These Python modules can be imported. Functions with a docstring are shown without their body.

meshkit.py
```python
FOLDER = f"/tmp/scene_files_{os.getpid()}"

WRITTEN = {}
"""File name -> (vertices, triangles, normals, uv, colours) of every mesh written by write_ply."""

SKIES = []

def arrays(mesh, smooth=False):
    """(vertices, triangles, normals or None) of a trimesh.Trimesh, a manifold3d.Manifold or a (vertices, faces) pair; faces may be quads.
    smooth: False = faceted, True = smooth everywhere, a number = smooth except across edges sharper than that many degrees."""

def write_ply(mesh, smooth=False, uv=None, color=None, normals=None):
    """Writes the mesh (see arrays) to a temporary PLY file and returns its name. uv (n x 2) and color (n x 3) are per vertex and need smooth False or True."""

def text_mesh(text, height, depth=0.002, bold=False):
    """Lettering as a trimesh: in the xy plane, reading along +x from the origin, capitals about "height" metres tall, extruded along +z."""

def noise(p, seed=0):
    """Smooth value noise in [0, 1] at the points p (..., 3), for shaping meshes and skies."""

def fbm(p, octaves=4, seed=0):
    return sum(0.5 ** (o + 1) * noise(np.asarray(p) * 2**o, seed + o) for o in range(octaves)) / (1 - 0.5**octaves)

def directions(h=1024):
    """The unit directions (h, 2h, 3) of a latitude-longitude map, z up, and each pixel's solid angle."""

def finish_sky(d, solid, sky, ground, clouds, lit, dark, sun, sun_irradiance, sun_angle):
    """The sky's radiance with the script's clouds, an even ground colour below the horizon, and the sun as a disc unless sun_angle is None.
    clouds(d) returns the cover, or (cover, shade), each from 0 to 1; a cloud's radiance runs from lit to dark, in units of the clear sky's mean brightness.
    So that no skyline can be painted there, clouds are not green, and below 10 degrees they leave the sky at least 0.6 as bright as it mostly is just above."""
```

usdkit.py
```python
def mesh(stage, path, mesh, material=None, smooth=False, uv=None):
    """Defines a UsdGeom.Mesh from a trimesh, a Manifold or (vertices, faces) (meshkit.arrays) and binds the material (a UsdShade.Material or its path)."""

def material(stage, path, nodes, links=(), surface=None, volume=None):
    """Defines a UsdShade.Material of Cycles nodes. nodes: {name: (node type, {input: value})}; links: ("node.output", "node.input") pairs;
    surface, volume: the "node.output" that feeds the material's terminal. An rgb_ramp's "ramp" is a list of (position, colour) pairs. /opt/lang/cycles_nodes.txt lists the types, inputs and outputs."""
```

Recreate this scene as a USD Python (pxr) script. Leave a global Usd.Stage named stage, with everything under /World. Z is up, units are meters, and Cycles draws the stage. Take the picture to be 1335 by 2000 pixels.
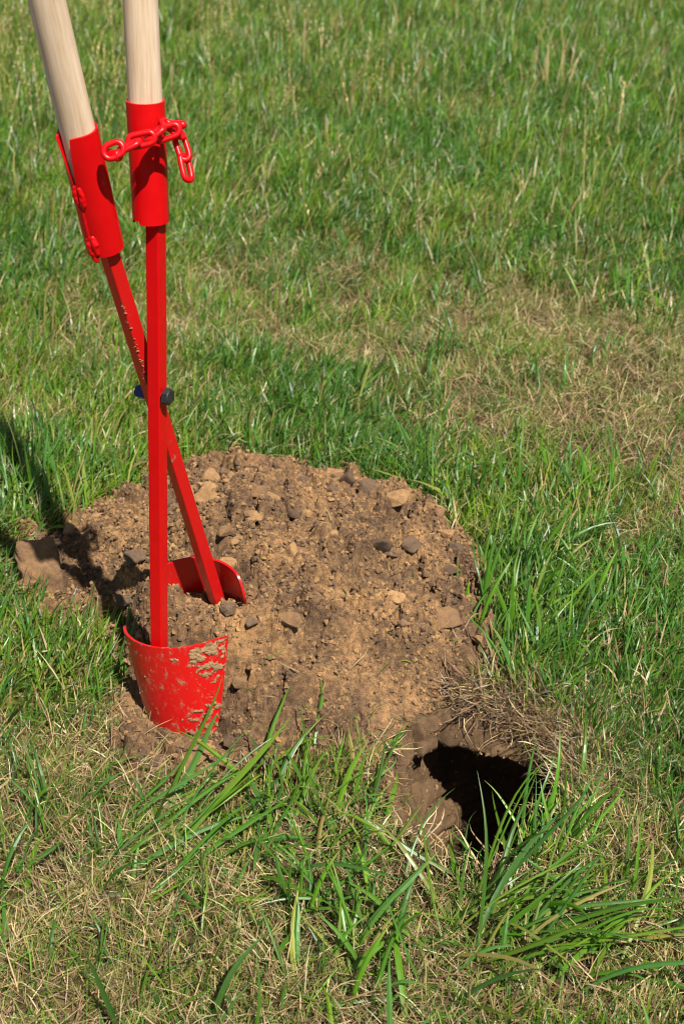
import math, random
import numpy as np, trimesh, usdkit, meshkit
import manifold3d as m3
from scipy.interpolate import RBFInterpolator
from shapely import Polygon, points as sh_points, contains as sh_contains, distance as sh_distance
from pxr import Usd, UsdGeom, UsdLux, UsdShade, Gf, Sdf, Vt

# ------------------------------------------------------------------ camera, sky, sun, exposure
stage = Usd.Stage.CreateInMemory()
UsdGeom.SetStageUpAxis(stage, 'Z'); UsdGeom.SetStageMetersPerUnit(stage, 1.0)
world = UsdGeom.Xform.Define(stage, '/World'); stage.SetDefaultPrim(world.GetPrim())
UsdGeom.Scope.Define(stage, '/World/Looks')
CAM_H, PITCH, FOCAL, APERTURE = 1.05, math.radians(29.0), 50.0, 24.0
EXPOSURE = 0.70
SUN_ELEV, SUN_DIR = math.radians(55.0), np.array([0.45, -0.893])
SUN_I, SKY_S = 1.25, 0.05
cam = UsdGeom.Camera.Define(stage, '/World/camera')
cam.AddTransformOp().Set(Gf.Matrix4d(1, 0, 0, 0,
                                     0, math.sin(PITCH), math.cos(PITCH), 0,
                                     0, -math.cos(PITCH), math.sin(PITCH), 0,
                                     0, 0, CAM_H, 1))
cam.CreateFocalLengthAttr(FOCAL); cam.CreateHorizontalApertureAttr(APERTURE); cam.CreateVerticalApertureAttr(APERTURE * 1024 / 683)
cam.CreateFStopAttr(9.5); cam.CreateFocusDistanceAttr(1.58); cam.CreateClippingRangeAttr((0.05, 1000.0))
cam.CreateExposureAttr(EXPOSURE)
sd = np.array([SUN_DIR[0] * math.cos(SUN_ELEV), SUN_DIR[1] * math.cos(SUN_ELEV), math.sin(SUN_ELEV)]); sd /= np.linalg.norm(sd)
dome = UsdLux.DomeLight.Define(stage, '/World/sky')
skym = usdkit.material(stage, '/World/Looks/sky_look', {
    'sky': ('sky_texture', {'sky_type': 'single_scattering', 'sun_disc': False, 'sun_elevation': math.asin(sd[2]),
                            'sun_rotation': math.atan2(sd[0], sd[1]), 'altitude': 100.0}),
    'bg': ('background_shader', {'strength': SKY_S})}, [('sky.color', 'bg.color')], surface='bg.background')
UsdShade.MaterialBindingAPI.Apply(dome.GetPrim()).Bind(skym)
dome.GetPrim().SetCustomDataByKey('kind', 'structure')
sun = UsdLux.DistantLight.Define(stage, '/World/sun')
sun.CreateIntensityAttr(SUN_I); sun.CreateAngleAttr(0.53); sun.CreateNormalizeAttr(True); sun.CreateColorAttr(Gf.Vec3f(1.0, 0.955, 0.89))
zx = np.cross([0, 0, 1], sd); zx /= np.linalg.norm(zx); zy = np.cross(sd, zx)
sun.AddTransformOp().Set(Gf.Matrix4d(*zx, 0, *zy, 0, *sd, 0, 0, 0, 5, 1))

# ------------------------------------------------------------------ helpers
rng = np.random.default_rng(7)
random.seed(7)
FPX = FOCAL / APERTURE * 1335.0
cp, sp = math.cos(PITCH), math.sin(PITCH)
def ray(X, Y):
    u, v = (X - 667.5) / FPX, (Y - 1000.0) / FPX
    return np.array([u, cp - v * sp, -sp - v * cp])
def at_z(X, Y, z=0.0):
    r = ray(X, Y); return np.array([0, 0, CAM_H]) + r * ((z - CAM_H) / r[2])
def at_y(X, Y, y):
    r = ray(X, Y); return np.array([0, 0, CAM_H]) + r * (y / r[1])
def to_px(p):
    p = np.asarray(p, float); d = p[..., 1] * cp + (CAM_H - p[..., 2]) * sp
    v = (-p[..., 1] * sp + (CAM_H - p[..., 2]) * cp) / d
    return np.stack([667.5 + FPX * p[..., 0] / d, 1000 + FPX * v], -1)
def unit(v): v = np.asarray(v, float); return v / np.linalg.norm(v)
def arr(*a): return np.array(a, float)

used = {}
def numbered(base, parent='/World'):
    k = (parent, base); n = used.get(k, -1) + 1; used[k] = n
    return f'{parent}/{base}' + (f'_{n:03d}' if n else '')
def tag(prim, label=None, cat=None, group=None, kind=None):
    p = prim.GetPrim() if hasattr(prim, 'GetPrim') else prim
    for k, v in (('label', label), ('category', cat), ('group', group), ('kind', kind)):
        if v: p.SetCustomDataByKey(k, v)
    return p
def empty(name, loc=(0, 0, 0)):
    x = UsdGeom.Xform.Define(stage, numbered(name)); x.AddTranslateOp().Set(Gf.Vec3d(*map(float, loc))); return x
def obj(name, mesh, mat, parent=None, smooth=False, off=None):
    """One mesh prim under parent (or /World). off: the parent's location, taken off the world-space points."""
    pp = str(parent.GetPath()) if parent is not None else '/World'
    v, f = (np.array(mesh.vertices), np.array(mesh.faces)) if hasattr(mesh, 'vertices') else (np.asarray(mesh[0]), np.asarray(mesh[1]))
    if off is not None: v = v - np.asarray(off)
    return usdkit.mesh(stage, numbered(name, pp), (v, f), mat, smooth)
def raw_mesh(path, v, f, tint=None, mat=None, normals=None):
    m = UsdGeom.Mesh.Define(stage, path)
    m.CreatePointsAttr(Vt.Vec3fArray.FromNumpy(np.ascontiguousarray(v, np.float32)))
    m.CreateFaceVertexCountsAttr(Vt.IntArray.FromNumpy(np.full(len(f), f.shape[1], np.int32)))
    m.CreateFaceVertexIndicesAttr(Vt.IntArray.FromNumpy(np.ascontiguousarray(f, np.int32).ravel()))
    m.CreateSubdivisionSchemeAttr('none')
    if tint is not None:
        pv = UsdGeom.PrimvarsAPI(m).CreatePrimvar('tint', Sdf.ValueTypeNames.Color3fArray, 'vertex')
        pv.Set(Vt.Vec3fArray.FromNumpy(np.ascontiguousarray(tint, np.float32)))
    if normals is not None:
        m.CreateNormalsAttr(Vt.Vec3fArray.FromNumpy(np.ascontiguousarray(normals, np.float32))); m.SetNormalsInterpolation('vertex')
    if mat is not None: UsdShade.MaterialBindingAPI.Apply(m.GetPrim()).Bind(mat)
    return m
def grid_faces(nu, nv, closed_u=False):
    """Quads of an nu x nv vertex grid (index i*nv+j) as triangles."""
    i, j = np.meshgrid(np.arange(nu if closed_u else nu - 1), np.arange(nv - 1), indexing='ij')
    a = i * nv + j; b = ((i + 1) % nu) * nv + j
    q = np.stack([a, b, b + 1, a + 1], -1).reshape(-1, 4)
    return np.vstack([q[:, [0, 1, 2]], q[:, [0, 2, 3]]])
def frame(d, hint=(0, 0, 1)):
    d = unit(d); h = np.asarray(hint, float)
    if abs(d @ unit(h)) > .95: h = arr(1, 0, 0)
    a = unit(np.cross(h, d)); return a, np.cross(d, a), d
def tube(path, r, n=14, closed=False):
    path = np.asarray(path, float); N = len(path); r = np.broadcast_to(r, N)
    t = np.roll(path, -1, 0) - np.roll(path, 1, 0) if closed else np.gradient(path, axis=0)
    t /= np.linalg.norm(t, axis=1, keepdims=True)
    a, b, _ = frame(t[0]); rings = []
    for k in range(N):
        a = unit(a - (a @ t[k]) * t[k]); b = np.cross(t[k], a)
        th = np.arange(n) * 2 * np.pi / n
        rings.append(path[k] + r[k] * (np.cos(th)[:, None] * a + np.sin(th)[:, None] * b))
    v = np.vstack(rings); f = []
    i, j = np.meshgrid(np.arange(N if closed else N - 1), np.arange(n), indexing='ij')
    p, q = i * n + j, i * n + (j + 1) % n; p2, q2 = ((i + 1) % N) * n + j, ((i + 1) % N) * n + (j + 1) % n
    f = np.vstack([np.stack([p, q, q2], -1).reshape(-1, 3), np.stack([p, q2, p2], -1).reshape(-1, 3)])
    if not closed:
        c0, c1 = len(v), len(v) + 1; v = np.vstack([v, path[:1], path[-1:]])
        k = np.arange(n)
        f = np.vstack([f, np.stack([np.full(n, c0), (k + 1) % n, k], -1), np.stack([np.full(n, c1), (N - 1) * n + k, (N - 1) * n + (k + 1) % n], -1)])
    return trimesh.Trimesh(v, f, process=False)
def prism(poly2, p0, p1, ax, ay, p_scale=1.0):
    """Closed prism: 2D outline in axes (ax, ay) swept from p0 to p1."""
    poly2 = np.asarray(poly2, float); n = len(poly2)
    v0 = p0 + poly2[:, :1] * ax + poly2[:, 1:] * ay; v1 = p1 + p_scale * (poly2[:, :1] * ax + poly2[:, 1:] * ay)
    v = np.vstack([v0, v1, [p0], [p1]]); k = np.arange(n); k2 = (k + 1) % n
    f = np.vstack([np.stack([k, k2, n + k2], -1), np.stack([k, n + k2, n + k], -1), np.stack([np.full(n, 2 * n), k2, k], -1), np.stack([np.full(n, 2 * n + 1), n + k, n + k2], -1)])
    m = trimesh.Trimesh(v, f, process=False)
    if m.volume < 0: m.invert()
    return m
def rounded_square(s, r, n=4):
    out = []
    for cx, cy, a0 in ((1, 1, 0), (-1, 1, 90), (-1, -1, 180), (1, -1, 270)):
        for k in range(n + 1):
            a = math.radians(a0 + 90 * k / n); out.append((cx * (s - r) + r * math.cos(a), cy * (s - r) + r * math.sin(a)))
    return np.array(out)
def fbm(p, s, octaves=4, seed=0): return meshkit.fbm(np.asarray(p) * s, octaves, seed)

# ------------------------------------------------------------------ materials
def mat(name, nodes, links, surface='p.BSDF'): return usdkit.material(stage, '/World/Looks/' + name, nodes, links, surface=surface)
RED = (0.52, 0.002, 0.004)
red = mat('red_paint', {
    'g': ('geometry', {}), 'n': ('noise_texture', {'scale': 900.0, 'detail': 2.0}), 'n2': ('noise_texture', {'scale': 60.0, 'detail': 3.0}),
    'r': ('rgb_ramp', {'ramp': [(0, (0.50, .002, .004)), (1, (0.58, .003, .004))]}),
    'rr': ('rgb_ramp', {'ramp': [(0, (.22,) * 3), (1, (.38,) * 3)]}),
    'b': ('bump', {'strength': .06, 'distance': .002}),
    'p': ('principled_bsdf', {'specular_ior_level': .35})},
    [('g.position', 'n.vector'), ('g.position', 'n2.vector'), ('n2.fac', 'r.fac'), ('r.color', 'p.base_color'), ('n2.fac', 'rr.fac'), ('rr.color', 'p.roughness'),
     ('n2.fac', 'b.height'), ('b.normal', 'p.normal')])
def soiled(name, scale, lo, hi, rough):
    return mat(name, {
        'g': ('geometry', {}), 'm': ('mapping', {'scale': (1.0, 1.0, 0.65)}),
        'n': ('noise_texture', {'scale': scale, 'detail': 6.0, 'roughness': .68}), 'n2': ('noise_texture', {'scale': scale * 6, 'detail': 3.0}),
        'k': ('rgb_ramp', {'ramp': [(0, (.02,) * 3), (lo - .06, (.03,) * 3), (lo, (.14,) * 3), (hi, (.78,) * 3), (1, (.9,) * 3)]}),
        'c': ('rgb_ramp', {'ramp': [(0, (0.17, .095, .05)), (1, (0.42, .27, .14))]}),
        'mx': ('mix_color', {'a': RED}), 'rr': ('rgb_ramp', {'ramp': [(0, (rough,) * 3), (1, (.85,) * 3)]}),
        'b': ('bump', {'strength': .5, 'distance': .0015}), 'p': ('principled_bsdf', {})},
        [('g.position', 'm.vector'), ('m.vector', 'n.vector'), ('m.vector', 'n2.vector'), ('n.fac', 'k.fac'), ('n2.fac', 'c.fac'), ('k.color', 'mx.fac'),
         ('c.color', 'mx.b'), ('mx.result', 'p.base_color'), ('k.color', 'rr.fac'), ('rr.color', 'p.roughness'), ('k.color', 'b.height'), ('b.normal', 'p.normal')])
red_blade = soiled('red_paint_soiled', 125.0, .58, .64, .3)
red_bar = soiled('red_paint_speckled', 120.0, .66, .70, .3)
wood = mat('ash_wood', {
    't': ('texture_coordinate', {}), 'm': ('mapping', {'scale': (1.0, 1.0, 0.045)}),
    'n': ('noise_texture', {'scale': 420.0, 'detail': 4.0, 'roughness': .6, 'distortion': .4}),
    'm2': ('mapping', {'scale': (1.0, 1.0, 0.12)}), 'n2': ('noise_texture', {'scale': 90.0, 'detail': 3.0}),
    'r': ('rgb_ramp', {'ramp': [(0.2, (0.40, .28, .17)), (.42, (0.60, .45, .30)), (.6, (0.68, .53, .37)), (1, (.72, .58, .42))]}),
    'r2': ('rgb_ramp', {'ramp': [(0.3, (.82, .78, .74)), (.65, (1, 1, 1))]}),
    'mx': ('mix_color', {'blend_type': 'multiply', 'fac': 1.0}), 'b': ('bump', {'strength': .12, 'distance': .001}),
    'p': ('principled_bsdf', {'roughness': .55, 'specular_ior_level': .3})},
    [('t.object', 'm.vector'), ('m.vector', 'n.vector'), ('t.object', 'm2.vector'), ('m2.vector', 'n2.vector'), ('n.fac', 'r.fac'), ('n2.fac', 'r2.fac'),
     ('r.color', 'mx.a'), ('r2.color', 'mx.b'), ('mx.result', 'p.base_color'), ('n.fac', 'b.height'), ('b.normal', 'p.normal')])
black_steel = mat('black_steel', {'g': ('geometry', {}), 'n': ('noise_texture', {'scale': 500.0}), 'r': ('rgb_ramp', {'ramp': [(0, (.012, .012, .013)), (1, (.05, .048, .046))]}),
    'p': ('principled_bsdf', {'roughness': .42, 'metallic': .3})}, [('g.position', 'n.vector'), ('n.fac', 'r.fac'), ('r.color', 'p.base_color')])
blue_nylon = mat('blue_nylon', {'g': ('geometry', {}), 'n': ('noise_texture', {'scale': 300.0}), 'r': ('rgb_ramp', {'ramp': [(0, (.012, .035, .12)), (1, (.02, .055, .18))]}),
    'p': ('principled_bsdf', {'roughness': .4})}, [('g.position', 'n.vector'), ('n.fac', 'r.fac'), ('r.color', 'p.base_color')])
def soil(name, dark, mid, ochre, pos=(.30, .48, .66), big=11.0):
    return mat(name, {
        'g': ('geometry', {}),
        'n1': ('noise_texture', {'scale': big, 'detail': 5.0, 'roughness': .62}), 'n2': ('noise_texture', {'scale': 130.0, 'detail': 5.0, 'roughness': .65}),
        'n3': ('noise_texture', {'scale': 700.0, 'detail': 3.0, 'roughness': .7}),
        'a': ('mix_float', {'fac': .5}), 'a2': ('mix_float', {'fac': .3}),
        'r': ('rgb_ramp', {'ramp': [(0, dark), (pos[0], dark), (pos[1], mid), (pos[2], ochre), (1, tuple(1.25 * c for c in ochre))]}),
        'h': ('mix_float', {'fac': .35}),
        'b': ('bump', {'strength': .8, 'distance': .006}),
        'p': ('principled_bsdf', {'roughness': .95, 'specular_ior_level': .12, 'diffuse_roughness': .6})},
        [('g.position', 'n1.vector'), ('g.position', 'n2.vector'), ('g.position', 'n3.vector'),
         ('n1.fac', 'a.a'), ('n2.fac', 'a.b'), ('a.result', 'a2.a'), ('n3.fac', 'a2.b'), ('a2.result', 'r.fac'), ('r.color', 'p.base_color'),
         ('n2.fac', 'h.a'), ('n3.fac', 'h.b'), ('h.result', 'b.height'), ('b.normal', 'p.normal')])
soil_mix = soil('soil_heap', (.064, .039, .025), (.160, .094, .048), (.355, .197, .082), (.40, .50, .585))
soil_dark = soil('soil_grey_brown', (.075, .047, .031), (.125, .08, .05), (.18, .115, .068), (.38, .50, .62))
soil_ochre = soil('soil_ochre', (.17, .10, .048), (.29, .167, .075), (.42, .25, .107), (.36, .48, .60))
soil_mid = soil('soil_brown', (.10, .06, .035), (.185, .108, .057), (.29, .165, .075), (.36, .48, .60))
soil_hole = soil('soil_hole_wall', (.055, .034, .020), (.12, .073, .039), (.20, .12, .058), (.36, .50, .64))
soil_crust = soil('soil_crust', (.15, .085, .043), (.27, .16, .08), (.38, .25, .13), (.36, .48, .62))
thatch = mat('thatch_ground', {
    'g': ('geometry', {}), 'n1': ('noise_texture', {'scale': 14.0, 'detail': 2.0}), 'n2': ('noise_texture', {'scale': 260.0, 'detail': 2.0, 'roughness': .7}),
    'a': ('mix_float', {'fac': .6}),
    'r': ('rgb_ramp', {'ramp': [(.3, (.025, .018, .010)), (.48, (.055, .038, .02)), (.64, (.13, .09, .045)), (.8, (.24, .17, .085))]}),
    'p': ('diffuse_bsdf', {'roughness': .9})},
    [('g.position', 'n1.vector'), ('g.position', 'n2.vector'), ('n1.fac', 'a.a'), ('n2.fac', 'a.b'), ('a.result', 'r.fac'), ('r.color', 'p.color')])
def leaf(name, trans, rough, spec):
    return mat(name, {
        'at': ('attribute', {'attribute': 'tint'}), 'oi': ('object_info', {}), 'cc': ('combine_color', {'color_type': 'rgb'}),
        'rv': ('map_range', {'from_min': 0.0, 'from_max': 1.0, 'to_min': .70, 'to_max': 1.3}),
        'h': ('mix_color', {'blend_type': 'multiply', 'fac': 1.0}), 'ht': ('mix_color', {'blend_type': 'multiply', 'fac': 1.0, 'b': (1.4, 1.25, .8)}),
        'p': ('principled_bsdf', {'roughness': rough, 'specular_ior_level': spec}), 't': ('translucent_bsdf', {}), 'mx': ('mix_closure', {'fac': trans})},
        [('at.color', 'h.a'), ('oi.random', 'rv.value'), ('rv.result', 'cc.r'), ('rv.result', 'cc.g'), ('rv.result', 'cc.b'), ('cc.color', 'h.b'), ('h.result', 'p.base_color'), ('h.result', 'ht.a'), ('ht.result', 't.color'),
         ('p.BSDF', 'mx.closure1'), ('t.BSDF', 'mx.closure2')], surface='mx.closure')
grass_leaf = leaf('grass_leaf', .38, .37, .42)
straw_leaf = leaf('straw_leaf', .18, .6, .3)

# ------------------------------------------------------------------ plan of the place: hole rim, heap outline, ground height
RIM_PX = [(752, 1560), (765, 1485), (812, 1425), (875, 1396), (950, 1402), (1025, 1432), (1082, 1472), (1108, 1535), (1094, 1605), (1045, 1660), (960, 1685), (875, 1678), (800, 1635)]
rim_xy = np.array([at_z(*p)[:2] for p in RIM_PX])
HC = at_z(945, 1540)[:2]
NA = 320
ang = np.linspace(-np.pi, np.pi, NA, endpoint=False)
ra, rr = np.arctan2(*(rim_xy - HC).T[::-1]), np.linalg.norm(rim_xy - HC, axis=1)
o = np.argsort(ra); ra, rr = ra[o], rr[o]
rim_r = np.interp(ang, np.r_[ra - 2 * np.pi, ra, ra + 2 * np.pi], np.r_[rr, rr, rr])
for _ in range(5): rim_r = (np.roll(rim_r, 1) + 2 * rim_r + np.roll(rim_r, -1)) / 4
ca, sa = np.cos(ang), np.sin(ang)
rim_r = rim_r + .012 * (fbm(np.stack([ca * 4, sa * 4, 0 * ca], -1), 2.0, 4, 3) - .5)
rim_poly = Polygon(np.stack([HC[0] + ca * rim_r, HC[1] + sa * rim_r], -1))

def inside(poly, x, y): return sh_contains(poly, sh_points(np.asarray(x).ravel(), np.asarray(y).ravel())).reshape(np.shape(x))
def dist(poly, x, y): return sh_distance(poly, sh_points(np.asarray(x).ravel(), np.asarray(y).ravel())).reshape(np.shape(x))
def ground_z(x, y):
    x, y = np.asarray(x, float), np.asarray(y, float)
    n = fbm(np.stack([x, y, 0 * x], -1), 1.7, 3, 11) - .5
    r = np.hypot(x - HC[0], y - HC[1])
    far = np.clip((np.hypot(x + .05, y - 1.5) - .55) / .8, 0, 1)
    lip = .016 * np.exp(-((r - .17) / .06) ** 2) * np.clip((y - HC[1]) / .1, 0, 1)          # the lifted sod on the far side of the hole
    lip = lip + .022 * np.exp(-((r - .16) / .06) ** 2) * np.exp(-((np.arctan2(y - HC[1], x - HC[0]) + .75) / .55) ** 2)
    return n * .07 * far + lip + .006 * (fbm(np.stack([x, y, 0 * x], -1), 14, 2, 5) - .5)

# heap: control heights from where things are seen
OUT = [(28, 1040, 0), (12, 1130, 0), (40, 1215, 0), (110, 1240, 0), (190, 1250, 0), (235, 1330, 0), (215, 1440, 0), (225, 1500, 0), (320, 1512, 0), (450, 1520, 0), (560, 1515, 0), (650, 1502, 0),
       (715, 1500, 0), (768, 1500, 0), (830, 1450, 0), (890, 1418, 0), (940, 1400, 0), (975, 1350, 0), (990, 1270, 0), (975, 1200, 0), (955, 1130, .0), (925, 1075, .0), (880, 1030, .0), (830, 990, 0), (788, 968, 0), (725, 940, 0), (655, 922, 0), (560, 905, 0),
       (450, 900, 0), (390, 912, 0), (300, 938, 0), (220, 955, 0), (170, 1015, 0), (100, 1035, 0)]
INN = [(570, 995, .108), (500, 968, .104), (430, 960, .092), (640, 1000, .085), (720, 990, .065), (660, 1060, .118), (560, 1090, .128), (470, 1060, .125), (400, 1010, .10), (330, 990, .07), (270, 985, .05), (250, 1050, .05),
       (330, 1060, .080), (180, 1080, .028), (100, 1080, .02), (120, 1150, .02), (200, 1150, .035), (260, 1140, .065), (300, 1170, .09), (350, 1165, .098), (430, 1178, .098), (335, 1215, .098), (420, 1230, .098), (500, 1210, .105),
       (600, 1180, .108), (700, 1130, .095), (790, 1100, .06), (860, 1110, .038), (900, 1170, .035), (840, 1190, .06), (740, 1220, .07), (640, 1270, .07), (540, 1290, .075), (470, 1310, .062), (900, 1260, .035), (800, 1280, .05),
       (700, 1340, .04), (600, 1370, .04), (500, 1400, .035), (460, 1440, .02), (350, 1462, .008), (270, 1450, .008), (600, 1440, .018), (850, 1340, .02), (760, 1380, .018), (290, 1400, .004), (420, 1420, .015), (330, 1440, .002), (400, 1425, .002)]
cp3 = np.array([at_z(a, b, c) for a, b, c in OUT + INN])
heap_poly = Polygon(cp3[:len(OUT), :2]).buffer(.004)
heap_rbf = RBFInterpolator(cp3[:, :2], cp3[:, 2], kernel='thin_plate_spline', smoothing=2e-5)
def heap_base(x, y):
    x, y = np.asarray(x, float), np.asarray(y, float)
    h = heap_rbf(np.stack([x.ravel(), y.ravel()], -1)).reshape(x.shape)
    ins = inside(heap_poly, x, y)
    d_in = dist(heap_poly.exterior, x, y)
    h = np.maximum(h, .006 * np.clip(d_in / .02, 0, 1))
    return np.where(ins, h + .004, -.004 - np.clip(d_in, 0, .03) * .8)
def worley(x, y, s, seed):
    """1 at the middle of a cell, 0 at its edge; and a random per cell."""
    g = np.random.default_rng(seed)
    n = 4096; pts = None
    gx, gy = np.floor(x * s).astype(int), np.floor(y * s).astype(int)
    d1 = np.full(x.shape, 9.0); d2 = np.full(x.shape, 9.0); rid = np.zeros(x.shape)
    for i in (-1, 0, 1):
        for j in (-1, 0, 1):
            cx, cy = gx + i, gy + j
            hsh = (cx * 73856093 ^ cy * 19349663 ^ seed * 83492791) & 0xFFFFFF
            hsh = (hsh * 1103515245 + 12345) & 0x7FFFFFFF
            px, py = cx + (hsh & 1023) / 1023, cy + ((hsh >> 10) & 1023) / 1023
            d = np.hypot(x * s - px, y * s - py); nr = d < d1
            d2 = np.where(nr, d1, np.minimum(d2, d)); rid = np.where(nr, ((hsh >> 20) & 255) / 255, rid); d1 = np.where(nr, d, d1)
    return d2 - d1, rid
def heap_height(x, y):
    h = heap_base(x, y)
    hb = np.clip(h, 0, 1); y0 = y; y = y + 1.4 * hb
    p = np.stack([x, y, 0 * x], -1)
    w = np.clip((h + .002) / .014, 0, 1)
    px = to_px(np.stack([x, y0, h], -1))
    smooth_zone = np.exp(-(((px[..., 0] - 740) / 130) ** 2 + ((px[..., 1] - 1350) / 90) ** 2))           # trodden, fine soil near the hole
    k = w * (1 - .75 * smooth_zone)
    wx = x + .006 * (fbm(p, 60, 2, 21) - .5); wy = y + .006 * (fbm(p, 60, 2, 22) - .5)
    e1, r1 = worley(wx, wy, 26.0, 5); e2, r2 = worley(wx, wy, 62.0, 6); e3, r3 = worley(wx, wy, 130.0, 8)
    h = h + k * (.034 * (fbm(p, 14, 3, 1) - .5))
    h = h + k * (.025 * np.clip(e1 * 3.2, 0, 1) * (r1 > .5) * r1 - .006)
    h = h + k * (.0095 * np.clip(e2 * 3.0, 0, 1) * r2 * (fbm(p, 22, 2, 31) > .42))
    h = h + k * (.0032 * np.clip(e3 * 3.0, 0, 1) * r3)
    h = h + k * .0055 * (fbm(p, 100, 3, 2) - .5)
    h = h - k * .014 * np.clip(1 - np.abs(fbm(p, 22, 3, 88) - .5) * 24, 0, 1) * (fbm(p, 9, 2, 89) > .44)
    return h

# ------------------------------------------------------------------ ground sheet, hole
radii = [0.0]; s = .008
while radii[-1] < 80: radii.append(radii[-1] + s); s *= 1.055
radii = np.array(radii)
X = HC[0] + ca[:, None] * (rim_r[:, None] + radii[None]); Y = HC[1] + sa[:, None] * (rim_r[:, None] + radii[None])
Z = ground_z(X, Y)
g = obj('ground', (np.stack([X, Y, Z], -1).reshape(-1, 3), grid_faces(NA, len(radii), True)[:, ::-1]), thatch, smooth=True)
tag(g, 'dry thatchy ground under the lawn', 'ground', kind='structure')

NZ = 110
tz = np.linspace(0, 1, NZ)
depth = .52 * tz
shaft_c = at_z(962, 1555)[:2]; SH = .084
sx, sy = shaft_c[0] + ca * SH, shaft_c[1] + sa * SH
rx, ry = HC[0] + ca * rim_r, HC[1] + sa * rim_r
blend = np.clip(depth / .19, 0, 1)[None, :] ** .9 * np.ones((NA, 1))
leftish = np.clip((-ca + .2) / .9, 0, 1)[:, None]
blend = blend * leftish + (1 - leftish) * np.clip(depth / .03, 0, 1)[None] ** .6
HX, HY = rx[:, None] * (1 - blend) + sx[:, None] * blend, ry[:, None] * (1 - blend) + sy[:, None] * blend
HZ = ground_z(rx, ry)[:, None] * (1 - np.clip(depth / .05, 0, 1)) - depth[None]
pp = np.stack([HX, HY, HZ], -1)
# spade gouges and crumbling in the wall
gouge = np.zeros_like(HX)
for a0, wid, dep in ((2.30, .030, .060), (2.58, .024, .050), (2.02, .030, .030)):
    dd = (ang[:, None] - a0 - .25 * (depth[None] - .05) / .1 + np.pi) % (2 * np.pi) - np.pi
    gouge += dep * np.exp(-(dd / wid) ** 2) * np.exp(-((depth[None] - .075) / .06) ** 2) * (1 + 1.2 * (fbm(pp, 60, 3, 9) - .5))
rough = .026 * (fbm(pp, 45, 4, 4) - .5) + .016 * (fbm(pp, 130, 3, 14) - .5) + .03 * (fbm(pp, 11, 2, 6) - .5) * np.clip(depth / .03, 0, 1)[None]
rough = rough * np.clip(depth / .008, 0, 1)[None] + gouge
HX = HX + ca[:, None] * rough; HY = HY + sa[:, None] * rough
dA = (ang - .95 + np.pi) % (2 * np.pi) - np.pi                          # hollowed out under the sod to the right and behind
hollow = np.exp(-(dA / 1.15) ** 4)[:, None] * .115 * np.clip((depth[None] - .028) / .035, 0, 1) ** .6
HX = HX + ca[:, None] * hollow; HY = HY + sa[:, None] * hollow
hv = np.stack([HX, HY, HZ], -1).reshape(-1, 3); hf = grid_faces(NA, NZ, True)
ci = len(hv); hv = np.vstack([hv, [[shaft_c[0], shaft_c[1], -.53]]])
k = np.arange(NA); hf = np.vstack([hf, np.stack([k * NZ + NZ - 1, ((k + 1) % NA) * NZ + NZ - 1, np.full(NA, ci)], -1)])
hl = empty('post_hole', (HC[0], HC[1], 0))
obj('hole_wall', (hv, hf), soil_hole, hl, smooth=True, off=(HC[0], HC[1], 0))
tag(hl, 'round dark hole freshly dug in the turf to the right of the soil heap', 'hole')

# ------------------------------------------------------------------ soil heap
b = heap_poly.bounds; RES = .0022
gx = np.arange(b[0] - .02, b[2] + .02, RES); gy = np.arange(b[1] - .02, b[3] + .02, RES)
GX, GY = np.meshgrid(gx, gy, indexing='ij')
GZ = heap_height(GX, GY)
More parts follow.
